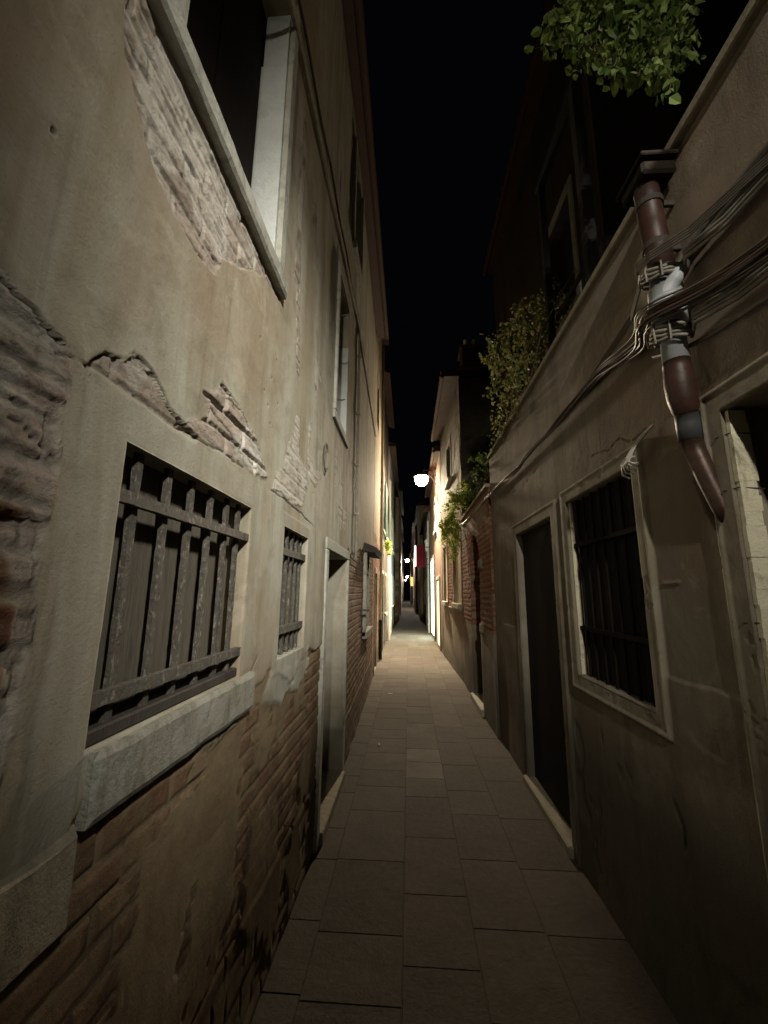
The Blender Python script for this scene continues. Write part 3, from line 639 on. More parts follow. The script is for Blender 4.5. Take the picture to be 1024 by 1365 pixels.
# ================================================================== RIGHT NEAR HOUSE
RD = (2.985, 3.97, .06, 2.15); RW = (1.885, 2.69, 1.125, 2.185); RN = (.45, 1.325, .05, 2.195)
Q1 = [(1.43,2.28),(1.50,2.25),(1.505,2.12),(1.47,2.04),(1.44,1.98),(1.40,1.97),(1.385,2.05),(1.40,2.2)]
Q2 = [(1.49,2.15),(1.50,2.0),(1.47,1.90),(1.43,1.82),(1.40,1.80),(1.38,1.85),(1.41,1.93),(1.44,2.03)]
def right_fn(Y, Z):
    wob = .012*fbm(Y, Z, 12, 203, 4)
    h = .007*fbm(Y, Z, 1.2, 201, 3)+.0025*fbm(Y, Z, 6, 202, 4)+.0007*fbm(Y, Z, 40, 206, 3)
    d1 = sdpoly(Y, Z, Q1); d2 = sdpoly(Y, Z, Q2)
    r = 1-sm(d1+wob, -.004, .004); h -= r*.008; r2 = 1-sm(d2+wob*.5, -.004, .004); h -= r2*.03
    rough = r*(1-r2)
    # lower wall rendered again a little prouder: a rough ledge
    zl = 1.285+.010*fbm(Y, Z*0, 4, 210, 3); low = 1-sm(Z-zl, -.006, .006)
    h += low*.007*(1-sm(Y, 4.5, 4.8))
    fl = sm(fbm(Y, Z, 2.6, 214, 5), .42, .45)*(1-sm(Z, .9, 1.3)); h -= fl*.006; rough = np.maximum(rough, fl*.25)
    h += rough*.006*fbm(Y, Z, 18, 216, 4)
    d = sdline(Y, Z, [(1.835,.80),(1.80,.74),(1.81,.68)]); h -= (1-sm(d, .006, .02))*.012
    d = sdline(Y, Z, [(1.76,1.645),(1.70,1.645),(1.66,1.65)]); h += (1-sm(d, .003, .010))*.006
    ck = 0*Y
    for P in ([(1.70,2.32),(1.8,2.30),(2.0,2.34),(2.3,2.36)], [(3.2,2.6),(3.6,2.55),(4.1,2.6)]):
        dd = sdline(Y+.02*fbm(Y, Z, 9, 230, 3), Z+.02*fbm(Y, Z, 9, 231, 3), P); c = 1-sm(dd, .001, .004); ck = np.maximum(ck, c)
    h -= ck*.006
    s = np.zeros_like(Y)
    for (H, wd) in ((RD, .10), (RW, .085), (RN, .085)):
        e = np.maximum(np.maximum(H[0]-Y, Y-H[1]), np.maximum(H[2]-Z, Z-H[3]))
        f = 1-sm(e-wd, -.003, .003)
        f2 = 1-sm(np.abs(e-wd+.012)-.009, -.003, .003)
        h = h*(1-f)+f*(.014+.0010*fbm(Y, Z, 25, 240, 4)-.003*sm(fbm(Y, Z, 12, 242, 4), .38, .42))+f2*.006
        s = np.maximum(s, f*.55+f2*.25)
    rid, mo, bh = bricks(Y, Z, 204)
    damp_dark = .7*(1-sm(Z+.10*fbm(Y, Z*.4, 3, 250, 4), .55, 1.15)); damp_dark = np.maximum(damp_dark, .9*r2); damp_dark = np.maximum(damp_dark, ck*.6)  # the hole beside the spout and the cracks are coloured darker too
    damp_dark = np.maximum(damp_dark, .45*sm(fbm(Y, Z*.4, 2.2, 252, 4), .2, .6))
    return h, np.stack([rough, 0*Y, s], -1), np.stack([rid, mo, damp_dark], -1)
ys = axis(-4.2, 5.12, [(.6, .12), (1.25, .012), (1.5, .0055), (1.78, .0085), (2.85, .0065), (5.12, .014)], [q for H in (RD, RW, RN) for q in H[:2]])
zs = axis(0, 3.28, [(1.0, .02), (2.4, .0065), (3.28, .02)], [q for H in (RD, RW, RN) for q in H[2:4]])
RH = empty('low_house', (1.03, 1, 0), 'low brown plastered house with dark doorway and barred window, near right', 'house')
facade('wall', -1, ys, zs, XRw, right_fn, [(*RD, .28), (*RW, .16), (*RN, .22)], M['right'], RH, back=2.6)
d = planks('door', RH, 1.095, RD[0]-.01, RD[1]+.01, RD[2], RD[3]+.01, 5, 'wood_black')
b = MB(); b.box(.985, 1.30, RD[0]-.02, RD[1]+.04, -.01, .065, .01); b.build('threshold', M['stone_dark'], d)
b = MB(); b.lathe((1.075, 3.15, 1.05), [(.0, -.02), (.02, -.02), (.026, 0), (.02, .02), (0, .02)], 12); b.build('handle', M['iron_dark'], d)
w = planks('window', RH, 1.10, RW[0]-.01, RW[1]+.01, RW[2]-.01, RW[3]+.01, 8, 'wood_black', gap=.006)
grille(w, 1.03, -1, [1.98, 2.09, 2.20, 2.31, 2.42, 2.53, 2.63], RW[3]+.02, RW[2]-.02, [1.40, 1.9], w=.008, dep=.036, ylo=RW[0]-.02, yhi=RW[1]+.02, mat='soot_iron', hw=.012)
b = MB(); b.box(1.036, 1.058, RW[1]-.016, RW[1]-.003, RW[2]+.004, RW[3]-.004, .003); b.build('jamb', M['paint_cream'], w)
d = planks('door', RH, 1.20, RN[0]-.01, RN[1]+.01, RN[2]-.01, RN[3]+.01, 4, 'wood_black')
bb = MB(); n = 46
zz = np.linspace(RN[2]+.01, RN[3]-.006, n)
for k in range(n-1):
    x1 = 1.085+.004*random.uniform(-1, 1); bb.box(1.027+random.uniform(0, .004), x1, RN[1]-.018+random.uniform(-.002, .002), RN[1]-.002, zz[k], zz[k+1]+.0005)
bb.build('jamb', M['paint_cream'], d)
for z in (2.11, 1.93, 1.52):
    b = MB(); b.tube([(1.012, RN[1]+.03, z), (1.03, RN[1]-.015, z+.003), (1.10, RN[1]-.022, z-.004)], .002, 5); b.build('wire', M['iron_dark'], d)
# parapet coping and flat roof edge
b = MB(); b.box(1.005, 1.35, -4.2, 5.13, 3.285, 3.33, .006); b.build('roof', M['stone_dark'], RH)

# terrace screen post and beams behind the parapet
T = empty('roof_terrace', (1.4, 2.2, 3.33), 'dark timber terrace frame standing on the low house above the drainpipe', 'terrace')
b = MB(); b.box(1.30, 1.38, 2.66, 2.74, 3.33, 5.6, .004); b.build('post', M['wood_dark'], T)
b = MB(); b.box(1.30, 1.36, 3.5, 3.56, 3.33, 5.6, .004); b.build('post', M['black'], T)
b = MB(); b.box(1.29, 1.37, -1, 3.6, 5.6, 5.68, .004); b.build('beam', M['black'], T)
b = MB()
for z in (3.62, 3.85, 4.08): b.box(1.365, 1.385, 2.75, 3.5, z, z+.05, .003)
b.build('railing', M['black'], T)
# tall dark neighbour set back on the right
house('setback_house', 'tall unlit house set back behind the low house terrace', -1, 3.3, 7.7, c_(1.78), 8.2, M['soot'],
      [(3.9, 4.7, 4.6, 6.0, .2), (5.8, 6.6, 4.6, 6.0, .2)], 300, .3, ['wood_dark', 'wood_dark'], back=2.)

# ---- drainpipe with its couplings
PX, PY = .945, 1.395
P = empty('rain_pipe', (PX, PY, 1.87), 'brown rainwater pipe with grey collars and copper lower end, wrapped in cables, right wall', 'drainpipe')
b = MB(); b.tube([(PX, PY+.03, 3.185), (PX, PY+.02, 3.0), (PX, PY, 2.78)], .044, 24); b.build('pipe', M['brown_pipe'], P, True)
for z in (2.90, 3.10):
    b = MB(); b.lathe((PX, PY+.018+(z-3.0)*.05, z), [(.044, -.012), (.0475, -.012), (.0475, .012), (.044, .012)], 24); b.box(PX+.03, 1.04, PY+.010, PY+.026, z-.012, z+.012, .002); b.build('pipe_clamp', M['iron_dark'], P)
b = MB(); b.lathe((PX, PY, 2.70), [(.036, 0), (.046, 0), (.047, .01), (.046, .085), (.042, .09)], 24); b.build('coupling', M['pvc_dark'], P, True)
b = MB(); b.tube([(PX, PY, 2.705), (PX, PY, 2.62), (PX+.002, PY, 2.56)], [.055, .057, .055], 24); b.tube([(PX, PY, 2.66), (PX, PY, 2.655), (PX, PY, 2.645)], .060, 24); b.tube([(PX-.02, PY-.02, 2.66), (PX+.0, PY-.05, 2.70), (PX+.02, PY-.07, 2.735)], .026, 14); b.build('collar', M['pvc_grey'], P, True)
b = MB(); b.tube([(PX+.002, PY, 2.56), (PX+.002, PY, 2.48)], .036, 18); b.build('pipe', M['pvc_dark'], P, True)
b = MB(); b.tube([(PX+.002, PY-.004, 2.49), (PX+.002, PY-.004, 2.40)], [.040, .042], 24); b.build('collar', M['pvc_grey'], P, True)
b = MB(); b.tube([(PX+.002, PY-.004, 2.412), (PX+.003, PY-.004, 2.38), (PX+.006, PY, 2.33), (PX+.014, PY+.008, 2.28), (PX+.026, PY+.016, 2.235), (PX+.032, PY+.02, 2.225)], [.042, .044, .047, .046, .041, .034], 26); b.build('elbow', M['brown_pipe'], P, True)
b = MB(); b.tube([(PX+.024, PY+.015, 2.24), (PX+.036, PY+.03, 2.19), (PX+.038, PY+.030, 2.13)], [.036, .037, .036], 22); b.build('coupling', M['pvc_dark'], P, True)
b = MB(); b.tube([(PX+.038, PY+.030, 2.14), (PX+.045, PY+.022, 2.08), (PX+.065, PY+.010, 1.98), (PX+.085, PY-.004, 1.885), (PX+.10, PY-.012, 1.83)], [.033, .033, .032, .030, .028], 22); b.build('spout', M['copper_pipe'], P, True)
b = MB(); b.box(.89, 1.02, PY-.05, PY+.11, 3.18, 3.235, .01); b.box(.88, 1.02, PY-.07, PY+.13, 3.237, 3.255, .004); b.build('hopper', M['soot_iron'], P)

# ---- the cable bundle along the right wall
bp = [(.2, 2.45), (.6, 2.49), (1.026, 2.545), (1.297, 2.595), (1.602, 2.66), (1.994, 2.735), (2.658, 2.75), (3.632, 2.745), (5.1, 2.81), (6.4, 2.835), (7.7, 2.85)]
def bz(y):
    for (a, za), (c, zc) in zip(bp[:-1], bp[1:]):
        if y <= c: t = (y-a)/(c-a); return za+(zc-za)*max(0, t)
    return bp[-1][1]
b = MB()
for k in range(26):
    ph = random.uniform(0, 6.28); r0 = random.uniform(.002, .0055)*(1.3 if k < 5 else 1); oy = random.uniform(-.040, .040); ox = random.uniform(0, .045); fr = random.uniform(1.5, 4)
    pts = []
    y = .2; sag = random.uniform(0, .03)
    while y < 7.7:
        bul = math.exp(-((y-PY)/.16)**2)
        thick = .45+.75*math.exp(-((y-1.3)/.8)**2)
        z = bz(y)+oy*thick*(.7+.5*math.sin(fr*y+ph))-sag*math.sin(PI*(y % 1.1)/1.1)**2
        x = float(XRw(y))-.022-ox*thick*(.8+.4*math.sin(fr*1.3*y+ph))-bul*.105
        if y > 5.1: x -= .0
        pts.append((x, y, z)); y += .045 if y < 2.2 else .11
    b.tube(pts, r0, 5, a=random.random(), caps=False)
tag(b.build('cable_bundle', M['cables'], smooth=True), 'thick tangled bundle of dark cables running along the right wall and over the pipe', 'cables')
b = MB()
for k, (zo, xo) in enumerate(((0, 0), (.034, .004))):
    b.tube([(1.03-.03-xo, .25, 2.775+zo), (1.0-xo, .9, 2.78+zo), (1.0-xo, 1.2, 2.785+zo*.9), (.985-xo, 1.31, 2.765+zo*.8), (.975-xo, 1.345, 2.735+zo*.6)], [.018, .018, .018, .019, .017][0:5], 12)
tag(b.build('wall_conduits', M['cable_grey'], smooth=False), 'pair of fat grey conduits on the right wall ending beside the rain pipe', 'conduit')
b = MB()
for k in range(4):
    dz = k*.010
    b.tube([(1.015, .3, 2.80-dz-.05), (.985, .9, 2.765-dz*.8), (.93, 1.22, 2.80-dz), (.885, 1.36, 2.835-dz), (.885, 1.45, 2.86-dz), (.96, 1.56, 2.875-dz), (1.02, 1.75, 2.86-dz), (1.022, 2.2, 2.80-dz), (1.02, 2.9, 2.77)], .0035, 6)
tag(b.build('thin_wires', M['cable_grey']), 'four thin grey wires slanting over the upper brown pipe', 'wires')
def wrap(zc, n, tilt, r=.062, th=.0065, ang=(-2.4, 1.6), lo=.0):
    b = MB()
    for k in range(n):
        pts = []
        for t in np.linspace(ang[0], ang[1], 22):
            rr = r+.004*math.sin(3*t+k); pts.append((PX-rr*math.cos(t), PY+rr*math.sin(t)*1.15, zc+k*.0155+tilt*math.sin(t)+.003*math.sin(5*t+k)))
        z_ = pts[0][2]; pts = [(1.02, .25, z_-lo), (1.012, .8, z_-lo*.6), (.99, 1.15, z_-lo*.2), (.945, PY-.12, z_)]+[q for q in pts if q[1] > PY-.075]
        b.tube(pts, th*random.uniform(.85, 1.1), 8)
    for t in (-.9, -.2, .5):
        b.tube([(PX-(r+.009)*math.cos(t), PY+(r+.009)*math.sin(t)*1.15, zc-.014+tilt*math.sin(t)), (PX-(r+.013)*math.cos(t), PY+(r+.013)*math.sin(t)*1.15, zc+n*.0085), (PX-(r+.008)*math.cos(t), PY+(r+.008)*math.sin(t)*1.15, zc+n*.0155+tilt*math.sin(t))], .0035, 5)
    return b
tag(wrap(2.745, 3, .02, lo=-.01).build('cable_tie_bundle', M['cable_pale'], smooth=True), 'upper pale cables strapped round the pipe above the grey collar', 'cables')
tag(wrap(2.495, 4, .018, .058, lo=.03).build('cable_tie_bundle', M['cable_pale'], smooth=True), 'lower pale cables strapped round the pipe beneath the dark bundle', 'cables')
b = MB(); b.tube([(1.012, .3, 2.40), (1.012, 1.0, 2.415), (1.01, 1.30, 2.455), (1.0, 1.42, 2.48), (1.005, 1.6, 2.56)], .009, 8); b.box(.99, 1.03, 1.05, 1.066, 2.40, 2.43, .002)
tag(b.build('lower_conduit', M['cable_grey']), 'slim lower conduit with a pale clip above the near right doorway', 'conduit')
b = MB()
for k in range(5):
    d_ = .021*k; q = random.uniform(-.005, .005)
    b.tube([(1.0, 1.66-d_*.15, 2.285), (.972, 1.70-d_*.35, 2.25+q), (.955-.003*k, 1.765-d_*.7, 2.20+q), (.945-.004*k, 1.815-d_*1.0, 2.155+.3*q), (.95, 1.825-d_*1.15, 2.12+.006*k), (.965, 1.80-d_*1.2, 2.10+.010*k)], .0042, 7)
b.tube([(.945, 1.825, 2.165), (.94, 1.77, 2.178), (.945, 1.71, 2.17)], .0035, 6)
tag(b.build('cable_coil', M['coil'], smooth=True), 'short bunch of white cable ends hanging over the barred window corner', 'cables')

# ================================================================== RIGHT: brick garden wall with arch, vine house
AR = (5.98, 6.86, .08, 2.47, .30, .40)
def brickwall_fn(Y, Z):
    h = .008*fbm(Y, Z, 1.3, 401, 3)+.002*fbm(Y, Z, 8, 402, 3)
    rid, mo, bh = bricks(Y, Z, 403)
    b = sm(Z+.06*fbm(Y, Z, 5, 404, 4), 1.08, 1.14)*(1-sm(Z+.05*fbm(Y, Z, 5, 405, 3), 2.50, 2.55)*sm(Y, 5.2, 5.4)*.6)
    cy = 6.42; e = np.hypot((Y-cy)/.44, np.maximum(0, Z-2.07)/.40)
    fr = (1-sm(np.abs(e-1.12)-.12, -.02, .02))*(Z > .1)
    s = np.zeros_like(Y); s[((np.abs(Z-2.0) < .07) | (np.abs(Z-1.13) < .06)) & (np.abs(Y-5.85) < .13)] = 1
    b *= 1-s; h += b*(-.010+.009*bh)+s*.02
    damp_dark = .7*(1-sm(Z+.15*fbm(Y, Z, 2, 408, 3), .3, 1.1))
    return h, np.stack([0*Y, b, s], -1), np.stack([rid, mo, damp_dark], -1)
BW = empty('garden_wall', (.99, 6.4, 0), 'brick garden wall with a dark arched doorway between the low house and the vine house', 'wall')
facade('wall', -1, axis(5.125, 7.78, [(7.78, .018)], AR[:2]), axis(0, 2.92, [(2.92, .018)], (AR[2],)), lambda Y: .995+0*np.asarray(Y), brickwall_fn, [AR], M['right'], BW, back=.34)
d = planks('door', BW, 1.25, AR[0]-.01, AR[1]+.01, AR[2], AR[3]+.01, 5, 'wood_dark')
b = MB(); b.box(.955, 1.2, AR[0]-.05, AR[1]+.05, -.01, .085, .01); b.build('threshold', M['stone'], d)
b = MB(); b.box(.965, 1.37, 5.13, 7.77, 2.922, 2.97, .006); b.build('coping', M['stone_dark'], BW)
# vine house: brick above, plaster below, pale shuttered windows
VH_h = [(8.05, 9.1, 1.40, 2.75, .10), (10.2, 11.0, 1.40, 2.75, .10), (9.2, 9.9, 4.2, 5.1, .2)]
def vine_fn(Y, Z):
    h = .008*fbm(Y, Z, 1.3, 501, 3)+.002*fbm(Y, Z, 8, 502, 3)
    rid, mo, bh = bricks(Y, Z, 503)
    b = sm(Z+.02*fbm(Y, Z, 5, 504, 4), 1.28, 1.31)*(1-sm(Z+.2*fbm(Y, Z, 2.5, 505, 4), 3.3, 3.4)*.8)
    r = sm(fbm(Y, Z, 2.6, 508, 5), .05, .1)*(1-b)*sm(Z, 3, 3.3)
    s = np.zeros_like(Y)
    for H in VH_h:
        e = np.maximum(np.maximum(H[0]-Y, Y-H[1]), np.maximum(H[2]-Z, Z-H[3])); s = np.maximum(s, 1-sm(np.abs(e-.05)-.055, -.01, .01))
    b *= 1-s; h += b*(-.012+.010*bh)+s*.012-r*.008
    damp_dark = np.maximum(.65*(1-sm(Z+.15*fbm(Y, Z, 2, 509, 3), .1, .6)), .8*sm(Z+.10*fbm(Y, Z, 2, 511, 4), 3.85, 4.0))  # darker towards the foot, and the upper storey coloured darker as well
    return h, np.stack([r, b, s], -1), np.stack([rid, mo, damp_dark], -1)
VH = empty('vine_house', (.96, 10, 0), 'house of lamp-lit brick over plaster with pale shutters and projecting eave, right side', 'house')
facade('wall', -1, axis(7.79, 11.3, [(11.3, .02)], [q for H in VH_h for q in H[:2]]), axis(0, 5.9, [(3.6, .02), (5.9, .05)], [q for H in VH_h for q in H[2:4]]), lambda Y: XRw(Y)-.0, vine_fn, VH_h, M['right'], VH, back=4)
for H, mt in zip(VH_h, ('wood_pale', 'wood_pale', 'wood_dark')):
    x = float(XRw((H[0]+H[1])/2))
    w = planks('window', VH, x+.05 if mt == 'wood_pale' else x+.15, H[0]-.01, H[1]+.01, H[2]-.01, H[3]+.01, 4, mt)
    b = MB(); b.box(x-.07, x+.04, H[0]-.1, H[1]+.1, H[2]-.10, H[2]-.003, .006); b.build('sill', M['stone'], w)
b = MB(); b.box(.97, .93, 7.80, 11.3, 1.27, 1.30, .004); b.build('ledge', M['stone_dark'], VH)
eave(VH, 1.02, .70, 7.70, 11.3, 5.92)
CHM = empty('chimney', (1.44, 9, 6.3), 'dark chimney stack with two small pale pots above the vine house', 'chimney')
b = MB(); b.box(1.25, 1.70, 8.8, 9.3, 5.9, 7.2, .01); b.box(1.20, 1.75, 8.75, 9.35, 7.2, 7.28, .01); b.build('stack', M['roof'], CHM)
for x in (1.36, 1.56):
    b = MB(); b.lathe((x, 9.0, 7.28), [(.045, 0), (.05, .02), (.04, .2), (.052, .22), (.052, .26), (.03, .26)], 12); b.build('pot', M['paint_cream'], CHM, True)

# ---- houses further on the right
house('shop_house', 'dark timber shopfront house with the lit green-white and yellow doorways, right side', -1, 11.35, 17.2, c_(.90), 5.6, M['rose'],
      [(12.2, 13.4, .05, 2.0, .12), (14.79, 16.56, .07, 2.85, .10), (13.2, 14.0, 3.6, 4.6, .2)], 600, .3, ['wood_green', 'wood_green', 'wood_dark'])
SHOP = bpy.data.objects['shop_house']
NEON = emit('green_white_shop_light', (.78, 1., .84), 15.0)
b = MB(); b.box(.892, .91, 14.80, 16.55, .12, 2.80, .003); b.build('lit_pane', NEON, SHOP)
for ya, yb in ((14.60, 14.78), (16.57, 16.7)):
    b = MB(); b.box(.875, .91, ya, yb, 0, 2.95, .004); b.build('door_post', M['black'], SHOP)
b = MB(); b.box(.90, .915, 12.23, 13.37, .08, 1.96, .003); b.build('lit_pane', emit('warm_yellow_light', (1, .84, .42), 2.6), SHOP)
house('white_house', 'white plastered house with a stone doorway beside the red sign', -1, 17.25, 24.5, c_(.84), 5.0, M['grey'],
      [(18.6, 19.5, .05, 2.2, .2), (21.3, 22.2, 1.1, 2.2, .2), (18.6, 19.5, 3.2, 4.2, .2)], 620, .3, ['wood_pale', 'wood_dark', 'wood_dark'])
b = MB(); b.box(.845, .79, 17.27, 17.6, 0, 4.6, .01); b.lathe((.80, 17.45, 3.55), [(.05, -.25), (.10, -.2), (.13, -.05), (.10, .1), (.14, .2), (.05, .3)], 12); b.build('pilaster', M['paint_white'], bpy.data.objects['white_house'])
house('amber_house', 'amber plastered house beyond the white house on the right', -1, 24.55, 33.0, c_(.68), 6.8, M['cream'],
      [(26.3, 27.4, .05, 2.3, .2), (29.5, 30.6, 1.1, 2.3, .2), (26.3, 27.4, 3.4, 4.6, .2)], 640, .5, ['wood', 'wood_dark', 'wood_green'])
house('shadowy_house', 'shadowy brown house narrowing the alley beyond the amber house', -1, 33.05, 60.0, c_(.52), 7.2, M['rose'],
      [(36, 37.3, .05, 2.3, .2), (42, 43.3, 1.1, 2.3, .2), (48, 49.3, .05, 2.3, .2)], 660, .5, ['wood', 'wood_dark', 'wood'])
house('end_house', 'pale house closing the far end of the alley on the right', -1, 60.05, 84.0, c_(.30), 7.2, M['grey'],
      [(64, 66, .05, 2.3, .2)], 680, .5, ['wood'])

# ---- signs
S = empty('hanging_sign', (.8, 17.0, 3.0), 'dark red projecting shop sign with a white lit edge, right side of the alley', 'sign')
b = MB(); b.box(.30, .68, 17.0, 17.10, 2.62, 3.52, .01); b.build('panel', M['red'], S)
b = MB(); b.box(.245, .297, 16.99, 17.11, 2.66, 3.50, .01); b.build('lit_edge', emit('white_tube', (.9, 1, .9), 5.), S)
for z in (2.75, 3.45):
    b = MB(); b.tube([(.66, 17.05, z), (.86, 17.05, z)], .015, 8); b.build('bracket', M['black'], S)
S = empty('yellow_sign', (.45, 41, 2.8), 'small yellow lit sign hanging far down the alley', 'sign')
b = MB(); b.box(.20, .44, 41.0, 41.12, 2.25, 3.1, .02); b.build('panel', emit('yellow_sign_light', (1, .62, .15), 1.6), S)
b = MB(); b.tube([(.35, 41.06, 3.1), (.35, 41.06, 3.2), (.55, 41.06, 3.2)], .012, 6); b.build('bracket', M['black'], S)

# ================================================================== STREET LAMPS
def lamp(x, y, z, xw, label, col, s, r=.10):
    """wall bracket, hood and glowing globe; xw = wall side where the bracket is fixed"""
    L = empty('street_lamp', (xw, y, z+.25), label, 'street lamp', 'lit street lamps along the alley')
    b = MB(); b.tube([(xw, y, z+.10), (xw+(x-xw)*.3, y, z+.30), (xw+(x-xw)*.8, y, z+.33), (x, y, z+.30)], .018, 8); b.tube([(xw, y, z-.2), (xw+(x-xw)*.55, y, z+.30)], .010, 6); b.box(xw-.02, xw+.02, y-.05, y+.05, z-.28, z+.2, .004)
    b.build('bracket', M['black'], L)
    b = MB(); b.lathe((x, y, z), [(.02, .31), (.06, .28), (.12, .24), (.255, .10), (.26, .09), (.245, .09), (.10, .225), (.02, .23)], 24); b.build('hood', M['black'], L, True)
    b = MB(); b.lathe((x, y, z), [(.012, -r*.98), (r*.5, -r*.87), (r*.8, -r*.6), (r*.98, -r*.15), (r, 0), (r*.93, r*.35), (r*.7, r*.7), (r*.4, r*.9)], 24); b.build('globe', emit('lamp_glow', col, s), L, True)
    return L
warm = (1, .80, .55)
lamp(.42, 13.0, 5.20, .90, 'nearest and brightest street lamp on a bracket just past the vine house', warm, 190, .21)
wl = bpy.data.lights.new('lamp_sidelight', 'SPOT'); wl.energy = 1750; wl.color = warm; wl.shadow_soft_size = .10; wl.spot_size = math.radians(112); wl.spot_blend = .6
wo = bpy.data.objects.new('lamp_sidelight', wl); C.objects.link(wo); wo.location = (.42, 13.0, 4.81); wo.rotation_euler = Vector((-.55, -.95, -.50)).to_track_quat('-Z', 'Y').to_euler()
dl = bpy.data.lights.new('lamp_downlight', 'SPOT'); dl.energy = 3900; dl.color = warm; dl.shadow_soft_size = .10; dl.spot_size = math.radians(112); dl.spot_blend = .75
do = bpy.data.objects.new('lamp_downlight', dl); C.objects.link(do); do.location = (.42, 13.0, 4.80)
lamp(-.147, 42.0, 4.80, .50, 'second street lamp down the alley, smaller and below the first', (1, .86, .66), 1300, .17)
lamp(-.28, 70.0, 4.2, .28, 'third street lamp down the alley, just beneath the second', (1, .86, .66), 900, .15)
lamp(-.60, 80.0, 3.95, .25, 'farthest street lamp, tiny and left of the third', (.9, .93, 1), 500, .12)
# lamp behind the photographer lights the near walls (bracket lantern with a hood)
kl = bpy.data.lights.new('lamp_behind', 'SPOT'); kl.energy = 800; kl.color = (1, .92, .78); kl.shadow_soft_size = .07; kl.spot_size = math.radians(50); kl.spot_blend = 1.
ko = bpy.data.objects.new('lamp_behind', kl); C.objects.link(ko); ko.location = (.25, -3.3, 4.56)
ko.rotation_euler = Vector((.55, 5.0, -1.4)).to_track_quat('-Z', 'Y').to_euler()
HB = empty('wall_lantern', (1.0, -3.3, 4.8), 'hooded wall lantern behind the viewpoint that lights the near walls', 'street lamp')
b = MB(); b.lathe((.25, -3.3, 4.60), [(.02, .22), (.14, .14), (.30, -.025), (.30, -.035), (.12, .06), (.02, .065)], 24); b.tube([(.25, -3.3, 4.82), (.5, -3.3, 4.95), (1.5, -3.3, 4.9)], .018, 8); b.build('hood', M['black'], HB)

# terrace lamp over the low house behind the viewpoint: the parapet shades the ground and the right wall from it
tl = bpy.data.lights.new('terrace_lamp', 'SPOT'); tl.energy = 1950; tl.color = (1, .96, .87); tl.shadow_soft_size = .19; tl.spot_size = math.radians(48); tl.spot_blend = 1.
to = bpy.data.objects.new('terrace_lamp', tl); C.objects.link(to); to.location = (2.0, -2.0, 4.75)
to.rotation_euler = Vector((-.407, .914, -.649)).to_track_quat('-Z', 'Y').to_euler()
HT = empty('terrace_light_blocker', (2.0, -1.5, 3.33), 'added timber light blocker around the terrace lamp, unseen behind the viewpoint', 'light blocker')  # added out of view to shape the terrace lamp's light on the left wall
b = MB(); b.box(1.14, 2.70, -4.2, 1.35, 5.02, 5.10, .01); b.build('roof', M['wood_dark'], HT)
b = MB(); b.box(1.10, 1.135, -4.2, 1.35, 4.68, 5.12, .004); b.build('shade_fascia', M['wood_dark'], HT)  # added board that cuts the lamp off from the upper left wall
b = MB(); b.box(1.10, 1.135, -4.2, -1.14, 3.34, 4.675, .004); b.build('shade_screen', M['wood_dark'], HT)  # added panel that shades the near end of the left wall
for y in (-4.1, 1.25):
    b = MB(); b.box(2.56, 2.66, y-.05, y+.05, 3.33, 5.015, .01); b.build('post', M['wood_dark'], HT)

# ================================================================== PLANTS
def leafcloud(b, pts, size, droop=.5, jit=1.0):
    for (p, s) in pts:
        L = size*random.choice((random.uniform(.45, .8), random.uniform(.8, 1.35)))*s; W = L*random.uniform(.55, .8)
        d = Vector((random.gauss(0, 1), random.gauss(0, 1), random.gauss(0, 1)-droop*1.6)).normalized()
        n = Vector((random.gauss(0, 1), random.gauss(0, 1), random.gauss(0, 1)+.6)); n = (n-d*n.dot(d)).normalized(); s_ = d.cross(n)
        p = Vector(p); c = n*L*.13
        b.add([p, p+d*L*.35+s_*W*.5+c, p+d*L*.75+s_*W*.33+c*.8, p+d*L, p+d*L*.75-s_*W*.33+c*.8, p+d*L*.35-s_*W*.5+c, p+d*L*.5],
              [(0,1,6), (1,2,6), (2,3,6), (3,4,6), (4,5,6), (5,0,6)], a=random.random())
def plant(name, label, base, clumps, n, size, mat, strands=(), cat='plant', droop=.6):
    """clumps: (centre, radii); strands: (start, length, lean)"""
    Pn = empty(name, base, label, cat)
    b = MB(); st = MB(); pts = []
    tot = sum(r[0]*r[1]*r[2] for _, r in clumps)
    for c, r in clumps:
        k = int(n*(r[0]*r[1]*r[2])/tot)
        # twigs from the base to the clump and out of it, leaves along the twigs
        twigs = []
        for _ in range(max(4, k//16)):
            while True:
                q = Vector((random.uniform(-1, 1), random.uniform(-1, 1), random.uniform(-1, 1)))
                if q.length < 1: break
            a = Vector(c)+Vector((q.x*r[0], q.y*r[1], q.z*r[2]))*.9
            e = a+Vector((random.gauss(0, .6)*r[0], random.gauss(0, .6)*r[1], random.gauss(-.35, .4)*r[2]))*.55
            twigs.append((a, e))
            st.tube([a, a.lerp(e, .5)+Vector((random.gauss(0, .01), random.gauss(0, .01), .01)), e], [.003, .002, .001], 4, caps=False)
            for t in range(16):
                f = random.random(); p = a.lerp(e, f)+Vector((random.gauss(0, .022), random.gauss(0, .022), random.gauss(0, .022)))
                pts.append((p, 1.))
        cc = Vector(c); bs = Vector(base)
        st.tube([bs, bs.lerp(cc, .5)+Vector((random.gauss(0, .04), random.gauss(0, .04), .05)), cc], [.010, .007, .003], 5)
    for (s, ln, lean) in strands:
        s = Vector(s); m = int(ln/.05)+2; path = [s+Vector((lean[0]*t*t+.012*math.sin(9*t+s.y*5), lean[1]*t, -ln*t)) for t in np.linspace(0, 1, m)]
        st.tube(path, .0025, 4, caps=False)
        for q in path:
            for _ in range(5): pts.append((q+Vector((random.gauss(0, .02), random.gauss(0, .02), random.gauss(0, .02))), .9))
    leafcloud(b, pts, size, droop)
    b.build('leaves', M[mat], Pn); st.build('stems', M['stem'], Pn)
    return Pn
